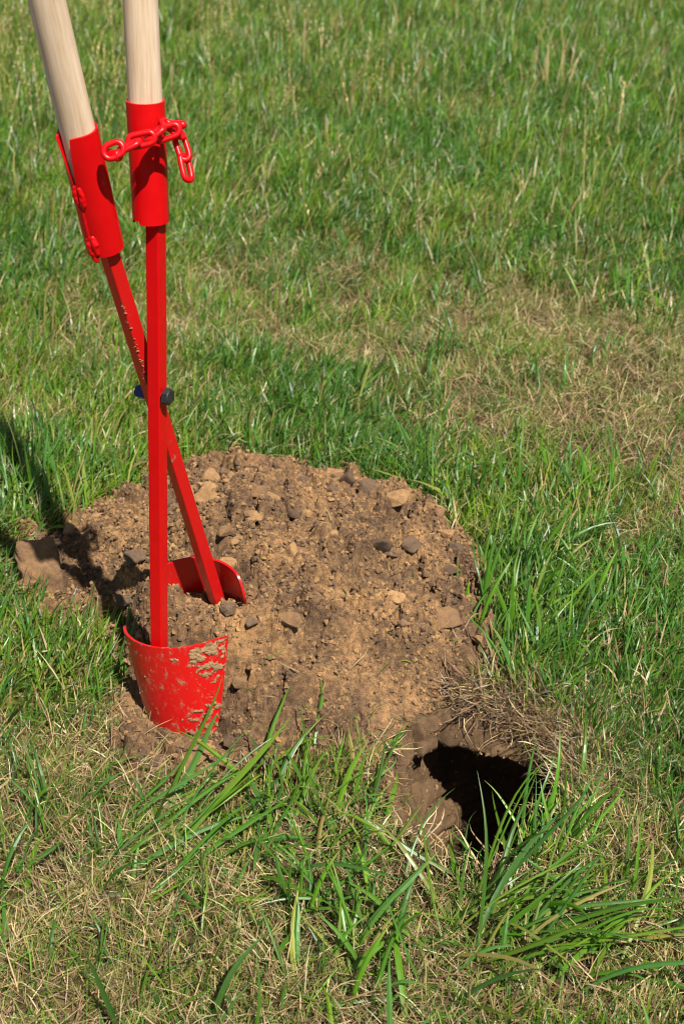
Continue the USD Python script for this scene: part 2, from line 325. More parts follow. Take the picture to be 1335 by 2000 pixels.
# no heap over the hole
hd = np.where(inside(rim_poly, GX, GY), -1.0, dist(rim_poly, GX, GY))
GZ = np.where(GZ > 0, GZ * np.clip((hd - .002) / .04, .12, 1) + .0015, GZ)
GZ = np.where(inside(heap_poly, GX, GY) & (hd < .08), np.maximum(GZ, ground_z(GX, GY) + .002 + .006 * (fbm(np.stack([GX, GY, 0 * GX], -1), 90, 3, 12) - .3)), GZ)
GZ = np.where(hd < .0035, -.02, GZ)
gnd = ground_z(GX, GY)
keep = GZ > gnd - .012
jit = .35 * RES
vid = np.arange(GX.size).reshape(GX.shape)
q = np.stack([vid[:-1, :-1], vid[1:, :-1], vid[1:, 1:], vid[:-1, 1:]], -1)
qk = (keep[:-1, :-1] | keep[1:, :-1] | keep[1:, 1:] | keep[:-1, 1:]) & (hd[:-1, :-1] > .0035)
q = q[qk]
P3 = np.stack([GX, GY, GZ + np.where(GZ > 0, 0 * gnd, 0)], -1)
# push sideways a little so that lumps overhang
nx, ny = np.gradient(GZ, RES)
amp = .35 * np.clip(GZ / .02, 0, 1)
P3[..., 0] += rng.uniform(-jit, jit, GX.shape); P3[..., 1] += rng.uniform(-jit, jit, GX.shape)
hp = empty('soil_heap', (*heap_poly.centroid.coords[0], 0))
HO = (*heap_poly.centroid.coords[0], 0)
hm = trimesh.Trimesh(P3.reshape(-1, 3), np.vstack([q[:, [0, 1, 2]], q[:, [0, 2, 3]]]), process=False); hm.remove_unreferenced_vertices()
obj('loose_soil', hm, soil_mix, hp, smooth=35, off=HO)
tag(hp, 'heap of freshly dug brown and ochre soil the red digger stands in', 'soil heap')
heap_grid = (gx, gy, GZ)
def surf_z(x, y):
    i = np.clip(((np.asarray(x) - gx[0]) / RES).round().astype(int), 0, len(gx) - 1); j = np.clip(((np.asarray(y) - gy[0]) / RES).round().astype(int), 0, len(gy) - 1)
    inb = (x > gx[0]) & (x < gx[-1]) & (y > gy[0]) & (y < gy[-1])
    return np.where(inb, np.maximum(GZ[i, j], ground_z(x, y)), ground_z(x, y))

# ------------------------------------------------------------------ digger
TA = unit(arr(.45, .893, 0)); TB = unit(arr(.893, -.45, 0))          # swing direction, bolt direction
dg_loc = at_z(335, 1430, 0.0)
dig = empty('post_hole_digger', dg_loc)
tag(dig, 'red clamshell post hole digger with two wooden handles standing in the soil heap', 'digger')
def part(name, mesh, m, parent=dig, smooth=False, label=None):
    p = obj(name, mesh, m, parent, smooth, dg_loc if parent is dig else dg_loc)
    if label: tag(p, label)
    return p
BS = .0076
f_bot, f_top = at_y(311, 1255, 1.366), at_y(304, 425, 1.356)
r_bot, r_top = at_y(413, 1138, 1.474), at_y(212, 490, 1.335)
sock = {'f': (at_y(295, 431, 1.356), at_y(283.5, 195, 1.356)), 'r': (at_y(206, 484, 1.335), at_y(151, 252, 1.309))}
def bar(p0, p1, m, lab=None, side=TB):
    d = unit(p1 - p0); ax = unit(side - (side @ d) * d); ay = np.cross(d, ax)
    mesh = prism(rounded_square(BS, .0016), p0, p1, ax, ay)
    return part('bar', mesh, m, smooth=40, label=lab)
fd, rd = unit(f_top - f_bot), unit(r_top - r_bot)
bar(f_bot - fd * .02, f_top + fd * .03, red, 'upright red square bar of the front blade')
rbar = bar(r_bot - rd * .035, r_top + rd * .03, red_bar, side=unit(arr(.70, -.714, 0)), lab='slanting red square bar of the rear blade with flecks of dried soil')

def socket_mesh(p0, p1, r0, r1, slot=None, notch=None, th=.0022):
    """Open tube from p0 to p1; slot=(angle, half angle, share of length from the top)."""
    d = unit(p1 - p0); L = np.linalg.norm(p1 - p0)
    e1 = unit(arr(0, -1, 0) - (arr(0, -1, 0) @ d) * d); e2 = np.cross(d, e1)     # angle 0 faces the camera side, +90 deg = e2
    nt, nh = 72, 26
    a0, ha, sh = slot if slot else (0, 0, 0)
    us = np.linspace(0, 1, nt); hs = np.linspace(0, 1, nh)
    out, inn = [], []
    for u_ in us:
        for h in hs:
            gap = (.035 + ha * np.clip((h - (1 - sh)) / sh, 0, 1)) if slot else 0.0
            t = a0 + gap + u_ * (2 * np.pi - 2 * gap)
            lo = .03 if notch is not None and abs((t - notch + np.pi) % (2 * np.pi) - np.pi) < .3 else 0
            hh = lo + (1.0 - lo) * h
            r = r0 + (r1 - r0) * hh
            u = math.cos(t) * e1 + math.sin(t) * e2
            flare = 0
            if slot:
                edge = min(u_, 1 - u_) * 2 * np.pi; flare = (.0006 + .0024 * np.clip((h - (1 - sh)) / sh, 0, 1)) * math.exp(-edge / .2)
            out.append(p0 + d * L * hh + u * (r + flare)); inn.append(p0 + d * L * hh + u * (r - th + flare))
    n = nt * nh; v = np.vstack([out, inn]); f = [grid_faces(nt, nh), grid_faces(nt, nh)[:, ::-1] + n]
    def stitch(ids):
        ids = np.array(ids); a, c = ids[:-1], ids[1:]
        return np.vstack([np.stack([a, c, c + n], -1), np.stack([a, c + n, a + n], -1)])
    f += [stitch([i * nh + nh - 1 for i in range(nt)]), stitch([i * nh for i in range(nt)])[:, ::-1], stitch(list(range(nh)))[:, ::1], stitch([(nt - 1) * nh + j for j in range(nh)])[:, ::-1]]
    return trimesh.Trimesh(v, np.vstack(f), process=False), d, e1, e2, L
def cap_disc(p, d, r):
    a, b_, _ = frame(d); t = np.arange(40) * 2 * np.pi / 40
    v = np.vstack([[p], p + r * (np.cos(t)[:, None] * a + np.sin(t)[:, None] * b_)]); k = np.arange(40)
    return trimesh.Trimesh(v, np.stack([np.zeros(40, int), 1 + k, 1 + (k + 1) % 40], -1), process=False)
def handle(p0, p1, r, lab):
    d = unit(p1 - p0); q0 = p0 + d * .03; q1 = q0 + d * .95
    a, b_, _ = frame(d)
    n, N = 40, 30
    ts = np.linspace(0, .95, N); rad = np.where(ts > .94, r * .7, r) * (1 - .03 * ts)
    t = np.arange(n) * 2 * np.pi / n
    v = np.vstack([np.stack([np.cos(t) * rr_, np.sin(t) * rr_, np.full(n, s_)], -1) for s_, rr_ in zip(ts, rad)])
    i, j = np.meshgrid(np.arange(N - 1), np.arange(n), indexing='ij'); p, q_ = i * n + j, i * n + (j + 1) % n
    f = np.vstack([np.stack([p, q_, q_ + n], -1).reshape(-1, 3), np.stack([p, q_ + n, p + n], -1).reshape(-1, 3)])
    v = np.vstack([v, [[0, 0, 0], [0, 0, .95]]]); k = np.arange(n)
    f = np.vstack([f, np.stack([np.full(n, N * n), (k + 1) % n, k], -1), np.stack([np.full(n, N * n + 1), (N - 1) * n + k, (N - 1) * n + (k + 1) % n], -1)])
    h = usdkit.mesh(stage, numbered('handle', str(dig.GetPath())), (v, f), wood, 40)
    o = q0 - dg_loc
    UsdGeom.Xformable(h).AddTransformOp().Set(Gf.Matrix4d(*a, 0, *b_, 0, *d, 0, *o, 1))
    tag(h, lab)
fs, fsd, fe1, fe2, fL = socket_mesh(*sock['f'], .0178, .0184, notch=-.9)
part('socket', fs, red, smooth=40, label='red tube socket on the upright bar')
part('socket_bottom', cap_disc(sock['f'][0] + fsd * .006, -fsd, .0165), red)
SLOT_A = -.62
rs, rsd, re1, re2, rL = socket_mesh(*sock['r'], .0184, .0188, slot=(SLOT_A, .36, .42))
part('socket', rs, red, smooth=40, label='red tube socket split open at its side on the slanting bar')
part('socket_bottom', cap_disc(sock['r'][0] + rsd * .006, -rsd, .0168), red)
handle(*sock['f'], .0161, 'pale ash wood handle in the upright socket')
handle(*sock['r'], .0163, 'pale ash wood handle in the split socket')
def blob_chain(pts, radii, amp=.0012, seed=0, sub=2):
    ms = []
    for p, r in zip(pts, radii):
        s_ = trimesh.creation.icosphere(sub, r); s_.apply_translation(p); ms.append(m3.Manifold(m3.Mesh(np.array(s_.vertices, np.float32), np.array(s_.faces, np.uint32))))
    hulls = [m3.Manifold.batch_hull(ms[i:i + 2]) for i in range(len(ms) - 1)] if len(ms) > 1 else ms
    M = m3.Manifold.batch_boolean(hulls, m3.OpType.Add).refine_to_length(.0016).to_mesh()
    t = trimesh.Trimesh(M.vert_properties[:, :3], M.tri_verts); trimesh.smoothing.filter_taubin(t, iterations=6)
    v = np.array(t.vertices); n = np.array(t.vertex_normals)
    t.vertices = v + n * amp * (meshkit.fbm(v * 300, 3, seed) - .5)[:, None] * 2
    return t
def on_socket(h, a, r): return sock['r'][0] + rsd * rL * h + r * (math.cos(a) * re1 + math.sin(a) * re2)
part('weld_bead', blob_chain([on_socket(h, SLOT_A + da, .0186) for h, da in ((.60, -.06), (.55, -.10), (.49, -.08), (.44, -.04))], [.0026, .0034, .0036, .0022], seed=3), red, smooth=True)
part('weld_bead', blob_chain([on_socket(h, SLOT_A + da, .0186) for h, da in ((.59, .22), (.54, .26), (.47, .24), (.42, .2))], [.0024, .0030, .0032, .0020], seed=4), red, smooth=True)
part('seam_strip', blob_chain([on_socket(h, SLOT_A + .07, .0185) for h in (.44, .34, .24, .14)], [.0021, .0019, .0018, .0018], amp=.0003, seed=5), red, smooth=True)
part('weld_bead', blob_chain([on_socket(h, SLOT_A + da, .0180) for h, da in ((.15, .0), (.10, .05), (.03, .1), (-.02, .18))], [.0030, .0044, .0042, .003], seed=6), red, smooth=True)
part('weld_bead', blob_chain([on_socket(h, SLOT_A + da, .0180) for h, da in ((.17, .28), (.12, .34), (.05, .32))], [.0028, .0042, .0034], seed=7), red, smooth=True)
# pivot bolt
pv = at_y(311, 771, 1.357)
bx = unit(TB)
hexa = [(math.cos(a) * .0092, math.sin(a) * .0092) for a in np.arange(6) * math.pi / 3 + .35]
hexb = [(math.cos(a) * .0080, math.sin(a) * .0080) for a in np.arange(24) * math.pi / 12]
by = unit(np.cross([0, 0, 1], bx)); bz = np.cross(bx, by)
h0 = pv + bx * (BS - .0002)
bolt = trimesh.util.concatenate([prism(hexa, h0, h0 + bx * .0058, by, bz), prism(hexb, h0 + bx * .0055, h0 + bx * .0068, by, bz, .85), prism(np.array(hexb) * .5, pv - bx * .010, h0, by, bz)])
part('bolt', bolt, black_steel, smooth=30)
n0 = at_y(281, 766, 1.404)
part('nut', trimesh.util.concatenate([prism(np.array(hexa) * .85, n0 - bx * .006, n0 + bx * .004, by, bz), prism(np.array(hexb) * .8, n0 - bx * .0085, n0 - bx * .006, by, bz)]), blue_nylon, smooth=30)
# chain
def stub(p, d, r, L, seed):
    d = unit(d); t = np.array([-.25, 0, .35, .6, .75, .9, 1.0, 1.06, 1.09]); k = np.array([.92, .92, .94, 1.0, 1.1, 1.12, .98, .62, .15])
    return tube(np.asarray(p) + t[:, None] * L * d, r * k, 16)
    d = unit(d); return blob_chain([p, p + d * L * .6, p + d * L], [r * .9, r, r * 1.12], amp=.0003, seed=seed, sub=3)
def link(c, along, normal, length=.026, width=.0165, wire=.0029):
    a = unit(along); n = unit(np.asarray(normal) - (np.asarray(normal) @ a) * a); s_ = np.cross(n, a)
    L, W = length / 2 - wire, width / 2 - wire; t = np.linspace(0, 2 * np.pi, 40, endpoint=False)
    x = W * np.sign(np.sin(t)) * np.abs(np.sin(t)); st = max(L - W, 0)
    y = W * np.cos(t) + st * np.tanh(np.cos(t) * 4)
    pth = np.asarray(c) + x[:, None] * s_ + y[:, None] * a
    return tube(pth, wire, 10, True)
def at_d(Xp, Yp, d): return np.array([0, 0, CAM_H]) + ray(Xp, Yp) * d
st_l = at_d(212, 300, 1.300); st_r = at_d(320, 240, 1.346)
part('chain_stub', stub(st_l, arr(.9, -.55, .02), .0052, .0135, 11), red, smooth=True)
part('chain_stub', stub(st_r, arr(.97, -.2, -.03), .0037, .0205, 12), red, smooth=True)
chain = UsdGeom.Xform.Define(stage, numbered('chain', str(dig.GetPath())))
def cl(Xa, Ya, Xb, Yb, d, nrm, ext=8, **kw):
    pa, pb = at_d(Xa, Ya, d), at_d(Xb, Yb, d); c = (pa + pb) / 2
    obj('chain_link', link(c, pb - pa, nrm, length=np.linalg.norm(pb - pa) + .0052, **kw), red, chain, True, dg_loc)
cl(203, 302, 240, 284, 1.292, arr(.1, -1, .45), width=.0185)
cl(230, 296, 272, 275, 1.298, arr(.45, .1, 1))
cl(250, 278, 302, 266, 1.308, arr(.05, -1, .3))
cl(286, 274, 320, 247, 1.313, arr(.45, .2, 1))
cl(300, 268, 350, 249, 1.319, arr(.2, -1, .35))
cl(316, 234, 358, 268, 1.330, arr(.8, -.2, .9), wire=.0027)
cl(348, 264, 364, 312, 1.334, arr(.15, -1, .35), width=.0150)
cl(357, 302, 369, 352, 1.335, arr(.72, -.7, .3), width=.0150)

# blades: curved steel trough tapering to the bottom
def blade(apex, up, outward, H, R, half, taper, corner, lab, m, seed):
    up = unit(up); o_ = unit(np.asarray(outward) - (np.asarray(outward) @ up) * up); s_ = np.cross(up, o_)
    nu, nv, th = 72, 44, .0028
    U, T = np.meshgrid(np.linspace(-1, 1, nu), np.linspace(0, 1, nv), indexing='ij')
    rr_ = R * (1 - taper * .35 * T)
    hm_ = half * (1 - taper * .45 * T ** 1.15)
    ph = U * hm_
    top_drop = corner * np.clip((np.abs(U) - .62) / .38, 0, 1) ** 2.4 * H
    low_rise = .12 * H * np.abs(U) ** 2.6 * (taper > 0)
    z = -(top_drop + (H - low_rise - top_drop) * T)
    zz = z
    rr_ = R * (1 - taper * .3 * (-zz / H)); 
    def surf(off):
        r = rr_ + off
        c = apex + 0 * o_
        return c + (np.cos(ph)[..., None] * r[..., None] - rr_[..., None]) * o_ + np.sin(ph)[..., None] * r[..., None] * s_ + zz[..., None] * up
    A, B_ = surf(0).reshape(-1, 3), surf(-th).reshape(-1, 3); n = len(A)
    f = [grid_faces(nu, nv), grid_faces(nu, nv)[:, ::-1] + n]
    def stitch(ids, flip):
        ids = np.array(ids); a, c = ids[:-1], ids[1:]
        x = np.vstack([np.stack([a, c, c + n], -1), np.stack([a, c + n, a + n], -1)]); return x[:, ::-1] if flip else x
    f += [stitch([i * nv for i in range(nu)], False), stitch([i * nv + nv - 1 for i in range(nu)], True), stitch(range(nv), True), stitch([(nu - 1) * nv + j for j in range(nv)], False)]
    tm = trimesh.Trimesh(np.vstack([A, B_]), np.vstack(f), process=False)
    if tm.volume < 0: tm.invert()
    bl = part('blade', tm, m, smooth=40, label=lab)
    return bl, surf, U, T
b_out = unit(arr(-.33, -.944, 0))
bl1, surf1, U1, T1 = blade(at_y(308, 1266, 1.347), arr(-.105, .03, 1), b_out, .178, .0745, 1.17, .80, .03, 'front red blade spattered with dried soil', red_blade, 1)
b_out2 = unit(TA + arr(-.12, .1, 0))
bl2, surf2, U2, T2 = blade(at_y(404, 1088, 1.490), rd, b_out2, .162, .070, 1.05, 1.0, .16, 'rear red blade half buried in the soil', red_bar, 2)
# crusts of dried soil stuck on the front blade
nu, nv = U1.shape
S = surf1(0.0); flat = S.reshape(-1, 3)
fine = 4
from scipy.ndimage import zoom as nd_zoom
SF = np.stack([nd_zoom(S[..., k_], 4, order=1) for k_ in range(3)], -1); UF, TF = nd_zoom(U1, 4, order=1), nd_zoom(T1, 4, order=1)
ctr = S.reshape(-1, 3).mean(0)
dx_, dy_ = np.gradient(SF, axis=0), np.gradient(SF, axis=1); NF = np.cross(dx_, dy_); NF /= np.linalg.norm(NF, axis=-1, keepdims=True)
if ((NF * b_out).sum(-1).mean()) < 0: NF = -NF
den = meshkit.fbm(SF * 170, 6, 41) * .8 + .2 * meshkit.fbm(SF * 35, 2, 47) + .23 * np.exp(-((UF - .72) / .38) ** 2) * (.75 + .25 * np.sin(TF * 9 + 1)) + .10 * np.exp(-((UF + .8) / .25) ** 2) + .13 * np.exp(-((TF - .93) / .09) ** 2) + .10 * np.exp(-((UF - .55) / .4) ** 2 - ((TF - .03) / .07) ** 2) - .04 * np.exp(-((UF + .15) / .4) ** 2)
hh = np.clip((den - .665) / .14, 0, 1) ** 1.3
on = hh + .25 * (meshkit.fbm(SF * 500, 3, 49) - .5) > .08
V = SF + NF * (.0002 + .0022 * hh * (.4 + .9 * meshkit.fbm(SF * 420, 3, 43)))[..., None]
ids = np.arange(UF.size).reshape(UF.shape)
qq = np.stack([ids[:-1, :-1], ids[1:, :-1], ids[1:, 1:], ids[:-1, 1:]], -1)[(on[:-1, :-1] & on[1:, 1:] & on[1:, :-1] & on[:-1, 1:])]
cm = trimesh.Trimesh(V.reshape(-1, 3), np.vstack([qq[:, [0, 1, 2]], qq[:, [0, 2, 3]]]), process=False); cm.remove_unreferenced_vertices()
obj('dried_soil', cm, soil_crust, bl1, 30, dg_loc)

# ------------------------------------------------------------------ clods
def clod_mesh(size, seed, flat=1.0, angular=.5, sub=3, stretch=(1, 1)):
    g_ = np.random.default_rng(seed)
    n = 11 if angular > .3 else 26
    d = g_.normal(size=(n, 3)); d /= np.linalg.norm(d, axis=1, keepdims=True)
    pts = d * g_.uniform(.75, 1.1, (n, 1))
    h = trimesh.Trimesh(*[np.array(x) for x in (trimesh.PointCloud(pts).convex_hull.vertices, trimesh.PointCloud(pts).convex_hull.faces)])
    for _ in range(sub): h = h.subdivide()
    if sub > 1: trimesh.smoothing.filter_laplacian(h, iterations=1)
    v = np.array(h.vertices)
    nrm = v / np.linalg.norm(v, axis=1, keepdims=True)
    v = v + nrm * (.30 * (meshkit.fbm(v * 1.8 + seed * 7, 4, seed) - .5) + .12 * (meshkit.fbm(v * 7 + seed, 3, seed) - .5))[:, None]
    v *= np.array([stretch[0], stretch[1], flat]) * size
    a = g_.uniform(0, 2 * np.pi); R_ = np.array([[math.cos(a), -math.sin(a), 0], [math.sin(a), math.cos(a), 0], [0, 0, 1]])
    return v @ R_.T, np.array(h.faces)
def put_clod(Xp, Yp, px_size, mat_, label, seed, flat=.7, angular=.5, stretch=(1, 1), sub=3, tilt=0, sink=.25, group=None, yaw=None):
    z = 0.0
    for _ in range(6):
        p = at_z(Xp, Yp, z); z = float(surf_z(p[0], p[1]))
    d = p[1] * cp + (CAM_H - z) * sp; size = px_size / 2 * d / FPX
    v, f = clod_mesh(size, seed, flat, angular, sub, stretch)
    if yaw is not None:
        # undo the random spin: give the long side a bearing of its own
        g_ = np.random.default_rng(seed)
    if tilt:
        c, s_ = math.cos(tilt), math.sin(tilt); v = v @ np.array([[1, 0, 0], [0, c, -s_], [0, s_, c]]).T
    low = v[:, 2].min()
    loc = np.array([p[0], p[1], z - low * (1 - sink) - (0 if low < 0 else 0)])
    loc = np.array([p[0], p[1], z + (-low) * (1 - 2 * sink)])
    m = raw = None
    path = numbered('soil_clod')
    m = usdkit.mesh(stage, path, (v, f), mat_, 32)
    UsdGeom.Xformable(m).AddTranslateOp().Set(Gf.Vec3d(*map(float, loc)))
    tag(m, label, 'clod', group)
fl = []
frg = np.random.default_rng(77); axr = unit(arr(.70, -.714, 0)); axr = unit(axr - (axr @ rd) * rd); ayr = np.cross(rd, axr)
crn = max(((i_ * axr + j_ * ayr) for i_ in (-1, 1) for j_ in (-1, 1)), key=lambda q_: -q_[1] + .0 * q_[0])   # the edge turned to the camera
for i in range(80):
    t_ = .63 + .26 * frg.uniform(); sz_ = .0005 + .0021 * frg.uniform() ** 2.5
    v, f = clod_mesh(sz_, 1500 + i, .35, .6, 1, (1, .8))
    e_ = unit(axr if crn @ axr > 0 else -axr)
    pos_ = r_bot + (r_top - r_bot) * t_ + crn * BS * .93 - (0.0 if frg.uniform() < .45 else 1.0) * 0 + unit(np.cross(rd, crn)) * frg.normal(0, .0007) + (-1 if frg.uniform() < .3 else 1) * .0022 * frg.uniform() * unit(crn - 2 * (crn @ e_) * e_) * -.5
    fl.append(trimesh.Trimesh(v + pos_, f, process=False))
obj('dried_soil', trimesh.util.concatenate(fl), soil_crust, rbar, False, dg_loc)
NAMED = [
    (722, 966, 52, soil_dark, 'round dark brown clod on the upper right edge of the heap against the grass', .75, .1, (1.1, .9), 0),
    (592, 958, 30, soil_dark, 'small round dark clod near the top of the heap', .8, .1, (1, 1), 0),
    (870, 1056, 42, soil_ochre, 'pale ochre wedge of soil at the right edge of the heap', .9, .8, (.8, 1.1), .3),
    (888, 1080, 34, soil_dark, 'dark brown clod touching the pale ochre wedge at the right edge', .8, .3, (1, 1), 0),
    (930, 1112, 40, soil_mid, 'brown clod lying alone in the grass at the right of the heap', .7, .4, (1, .9), 0),
    (572, 1080, 54, soil_ochre, 'flat ochre slab high on the middle of the heap', .4, .5, (1.0, .8), .3),
    (494, 1018, 50, soil_ochre, 'ochre wedge of soil on the upper left of the heap behind the bar', .55, .8, (.7, 1.2), .3),
    (410, 1166, 48, soil_mid, 'brown clod lying between the two red blades', .95, .5, (1, .8), 0),
    (446, 1182, 36, soil_dark, 'dark crumbly clod right of the clod between the blades', .8, .3, (1, 1), 0),
    (262, 1130, 62, soil_dark, 'grey brown clod left of the upright bar in the shade edge', .75, .4, (.9, 1), .3),
    (245, 1185, 54, soil_dark, 'dark shaded clod leaning behind the left rim of the front blade', .8, .5, (.7, 1.2), .3),
    (390, 1468, 88, soil_mid, 'broad flat brown slab in front of the red blade', .45, .6, (1.25, .6), .2),
    (336, 1466, 36, soil_ochre, 'pale ochre wedge standing below the front blade', 1.1, .8, (.7, .9), .3),
    (452, 1452, 42, soil_dark, 'dark squarish clod right of the foot of the front blade', .9, .7, (.9, .9), 0),
    (404, 1436, 34, soil_dark, 'dark clod touching the lower right corner of the front blade', .8, .5, (1, 1), 0),
    (270, 1455, 52, soil_dark, 'dark lump of soil left of the foot of the front blade', .7, .5, (1, .8), 0),
    (300, 1488, 60, soil_dark, 'dark flat clod at the front edge of the heap by the grass', .5, .5, (1.2, .7), 0),
    (562, 1478, 58, soil_ochre, 'ochre slab at the front foot of the heap among grass blades', .5, .7, (.8, 1.1), .3),
    (492, 1542, 46, soil_mid, 'flat grey brown clod in the grass in front of the heap', .4, .4, (1.2, .8), 0),
    (875, 1215, 74, soil_mid, 'smooth large brown lump low on the right flank of the heap', .45, .1, (.9, 1), .2),
    (868, 1172, 46, soil_dark, 'long dark clod on the right flank of the heap', .55, .5, (1.5, .6), 0),
    (900, 1300, 54, soil_mid, 'brown lump of soil at the lower right of the heap near the hole', .6, .3, (1, .9), 0),
    (780, 1034, 34, soil_ochre, 'small ochre clod below the upper right edge of the heap', .7, .4, (1, .9), 0),
    (735, 1183, 20, soil_ochre, 'little pale round stone of ochre soil in the middle right of the heap', .8, .1, (1, 1), 0),
    (520, 1442, 62, soil_dark, 'upright dark lump of soil at the front foot of the heap', 1.1, .5, (.8, 1), 0),
    (104, 1176, 22, soil_ochre, 'small pale ochre chip by the slab at the far left', .5, .6, (1, .8), 0),
]
for i, (a_, b_, sz, m_, lab, fl, an, stx, tl) in enumerate(NAMED):
    put_clod(a_, b_, sz, m_, lab, 100 + i, fl, an, stx, tilt=tl)
sl = trimesh.creation.box((.054, .036, .098))
for _ in range(4): sl = sl.subdivide()
v_ = np.array(sl.vertices); q_ = v_ / np.array([.027, .018, .049])
v_ *= (1 - .10 * np.clip(np.sort(np.abs(q_), 1)[:, 1] - .6, 0, 1) / .4)[:, None]                 # worn edges
v_ += (v_ / np.linalg.norm(v_, axis=1, keepdims=True)) * (.020 * (fbm(v_ + 3, 40, 4, 61) - .5) + .008 * (fbm(v_ + 3, 170, 3, 62) - .5))[:, None]
rx_ = trimesh.transformations.rotation_matrix(math.radians(-24), [1, 0, 0]); rz_ = trimesh.transformations.rotation_matrix(math.radians(14), [0, 0, 1]); ry_ = trimesh.transformations.rotation_matrix(math.radians(-5), [0, 1, 0])
sl = trimesh.Trimesh(v_, sl.faces, process=False); sl.apply_transform(rz_ @ rx_ @ ry_)
slab = usdkit.mesh(stage, numbered('soil_clod'), (np.array(sl.vertices), np.array(sl.faces)), soil_mid, 40)
UsdGeom.Xformable(slab).AddTranslateOp().Set(Gf.Vec3d(*map(float, at_z(82, 1118, .034))))
tag(slab, 'large squared slab of soil standing at the far left end of the heap', 'clod')
crng = np.random.default_rng(5)
cand = []
named_px = np.array([(n_[0], n_[1], n_[2]) for n_ in NAMED])
while len(cand) < 265:
    x, y = crng.uniform(b[0], b[2]), crng.uniform(b[1], b[3])
    if not inside(heap_poly, np.array([x]), np.array([y]))[0]: continue
    z = float(surf_z(x, y)); px = to_px(np.array([x, y, z]))
    if np.exp(-(((px[0] - 720) / 150) ** 2 + ((px[1] - 1340) / 100) ** 2)) > crng.uniform(0, .8): continue
    if sh_distance(rim_poly, sh_points(x, y)) < .02: continue
    front = surf1(0).reshape(-1, 3)
    if np.min(np.hypot(front[:, 0] - x, front[:, 1] - y)) < .010: continue
    sz = 12 + 52 * crng.uniform() ** 2.9
    if np.any(np.hypot(named_px[:, 0] - px[0], named_px[:, 1] - px[1]) < .42 * (named_px[:, 2] + sz)): continue
    cand.append((px[0], px[1], sz))
cand.sort(key=lambda c: -c[2])
for i, (a_, b_, sz) in enumerate(cand):
    kx = crng.uniform()
    m_ = soil_ochre if kx < .3 else soil_mid if kx < .72 else soil_dark
    put_clod(a_, b_, sz, m_, 'small loose clod of soil lying on the dug heap', 400 + i, crng.uniform(.55, .95), crng.choice([.35, .6]), (crng.uniform(.85, 1.3), crng.uniform(.7, 1)), sub=2 if sz > 18 else 1, sink=.22, group='small soil clods scattered over the heap')

# ------------------------------------------------------------------ scattering
def rot_quats(yaw, nrm_tilt_x=None, nrm_tilt_y=None):
    n = len(yaw); q = np.zeros((n, 4)); q[:, 0] = np.cos(yaw / 2); q[:, 3] = np.sin(yaw / 2); return q
def instancer(name, protos, mat_, pos, idx, quats, scale, label, cat, tints=True):
    """protos: list of (v, f, tint or None)."""
    path = numbered(name); pi = UsdGeom.PointInstancer.Define(stage, path)
    kids = []
    for i, (v, f, t) in enumerate(protos):
        m = raw_mesh(f'{path}/{name}_piece_{i:03d}', v, f, t, mat_[i] if isinstance(mat_, list) else mat_); kids.append(m.GetPath())
    pi.CreatePrototypesRel().SetTargets(kids)
    pi.CreateProtoIndicesAttr(Vt.IntArray.FromNumpy(np.asarray(idx, np.int32)))
    pi.CreatePositionsAttr(Vt.Vec3fArray.FromNumpy(np.asarray(pos, np.float32)))
    pi.CreateOrientationsAttr(Vt.QuathArray([Gf.Quath(float(a), float(b_), float(c), float(d)) for a, b_, c, d in quats]))
    pi.CreateScalesAttr(Vt.Vec3fArray.FromNumpy(np.repeat(np.asarray(scale, np.float32)[:, None], 3, 1)))
    tag(pi, label, cat, kind='stuff'); return pi
# crumbs of soil
protos, mats = [], []
for i in range(9):
    v, f = clod_mesh(1.0, 900 + i, .75, .6, 1); protos.append((v, f, None)); mats.append([soil_ochre, soil_mid, soil_dark][i % 3])
n = 85000
x, y = crng.uniform(b[0] - .03, b[2] + .03, n), crng.uniform(b[1] - .03, b[3] + .03, n)
ins = inside(heap_poly.buffer(.012), x, y) & ~inside(rim_poly.buffer(.004), x, y)
x, y = x[ins], y[ins]; clump = fbm(np.stack([x, y, 0 * x], -1), 30, 3, 77); k_ = crng.uniform(size=len(x)) < np.clip((clump - .33) * 3.2, .08, 1); x, y = x[k_], y[k_]
z = surf_z(x, y); sc = .0008 + .0042 * crng.uniform(size=len(x)) ** 3.4
dv = np.tile(np.linspace(0, 1, NZ) * .52, NA); wl = np.flatnonzero((dv > .004) & (dv < .16)); wl = crng.choice(wl, 3200)
x, y, z, sc = np.r_[x, hv[wl, 0]], np.r_[y, hv[wl, 1]], np.r_[z, hv[wl, 2]], np.r_[sc, .0006 + .0034 * crng.uniform(size=len(wl)) ** 4]
q4 = crng.normal(size=(len(x), 4)); q4 /= np.linalg.norm(q4, axis=1, keepdims=True)
instancer('soil_crumbs', protos, mats, np.stack([x, y, z + sc * .25], -1), crng.integers(0, 9, len(x)), q4, sc, 'fine crumbs of soil strewn all over the dug heap', 'soil crumbs')

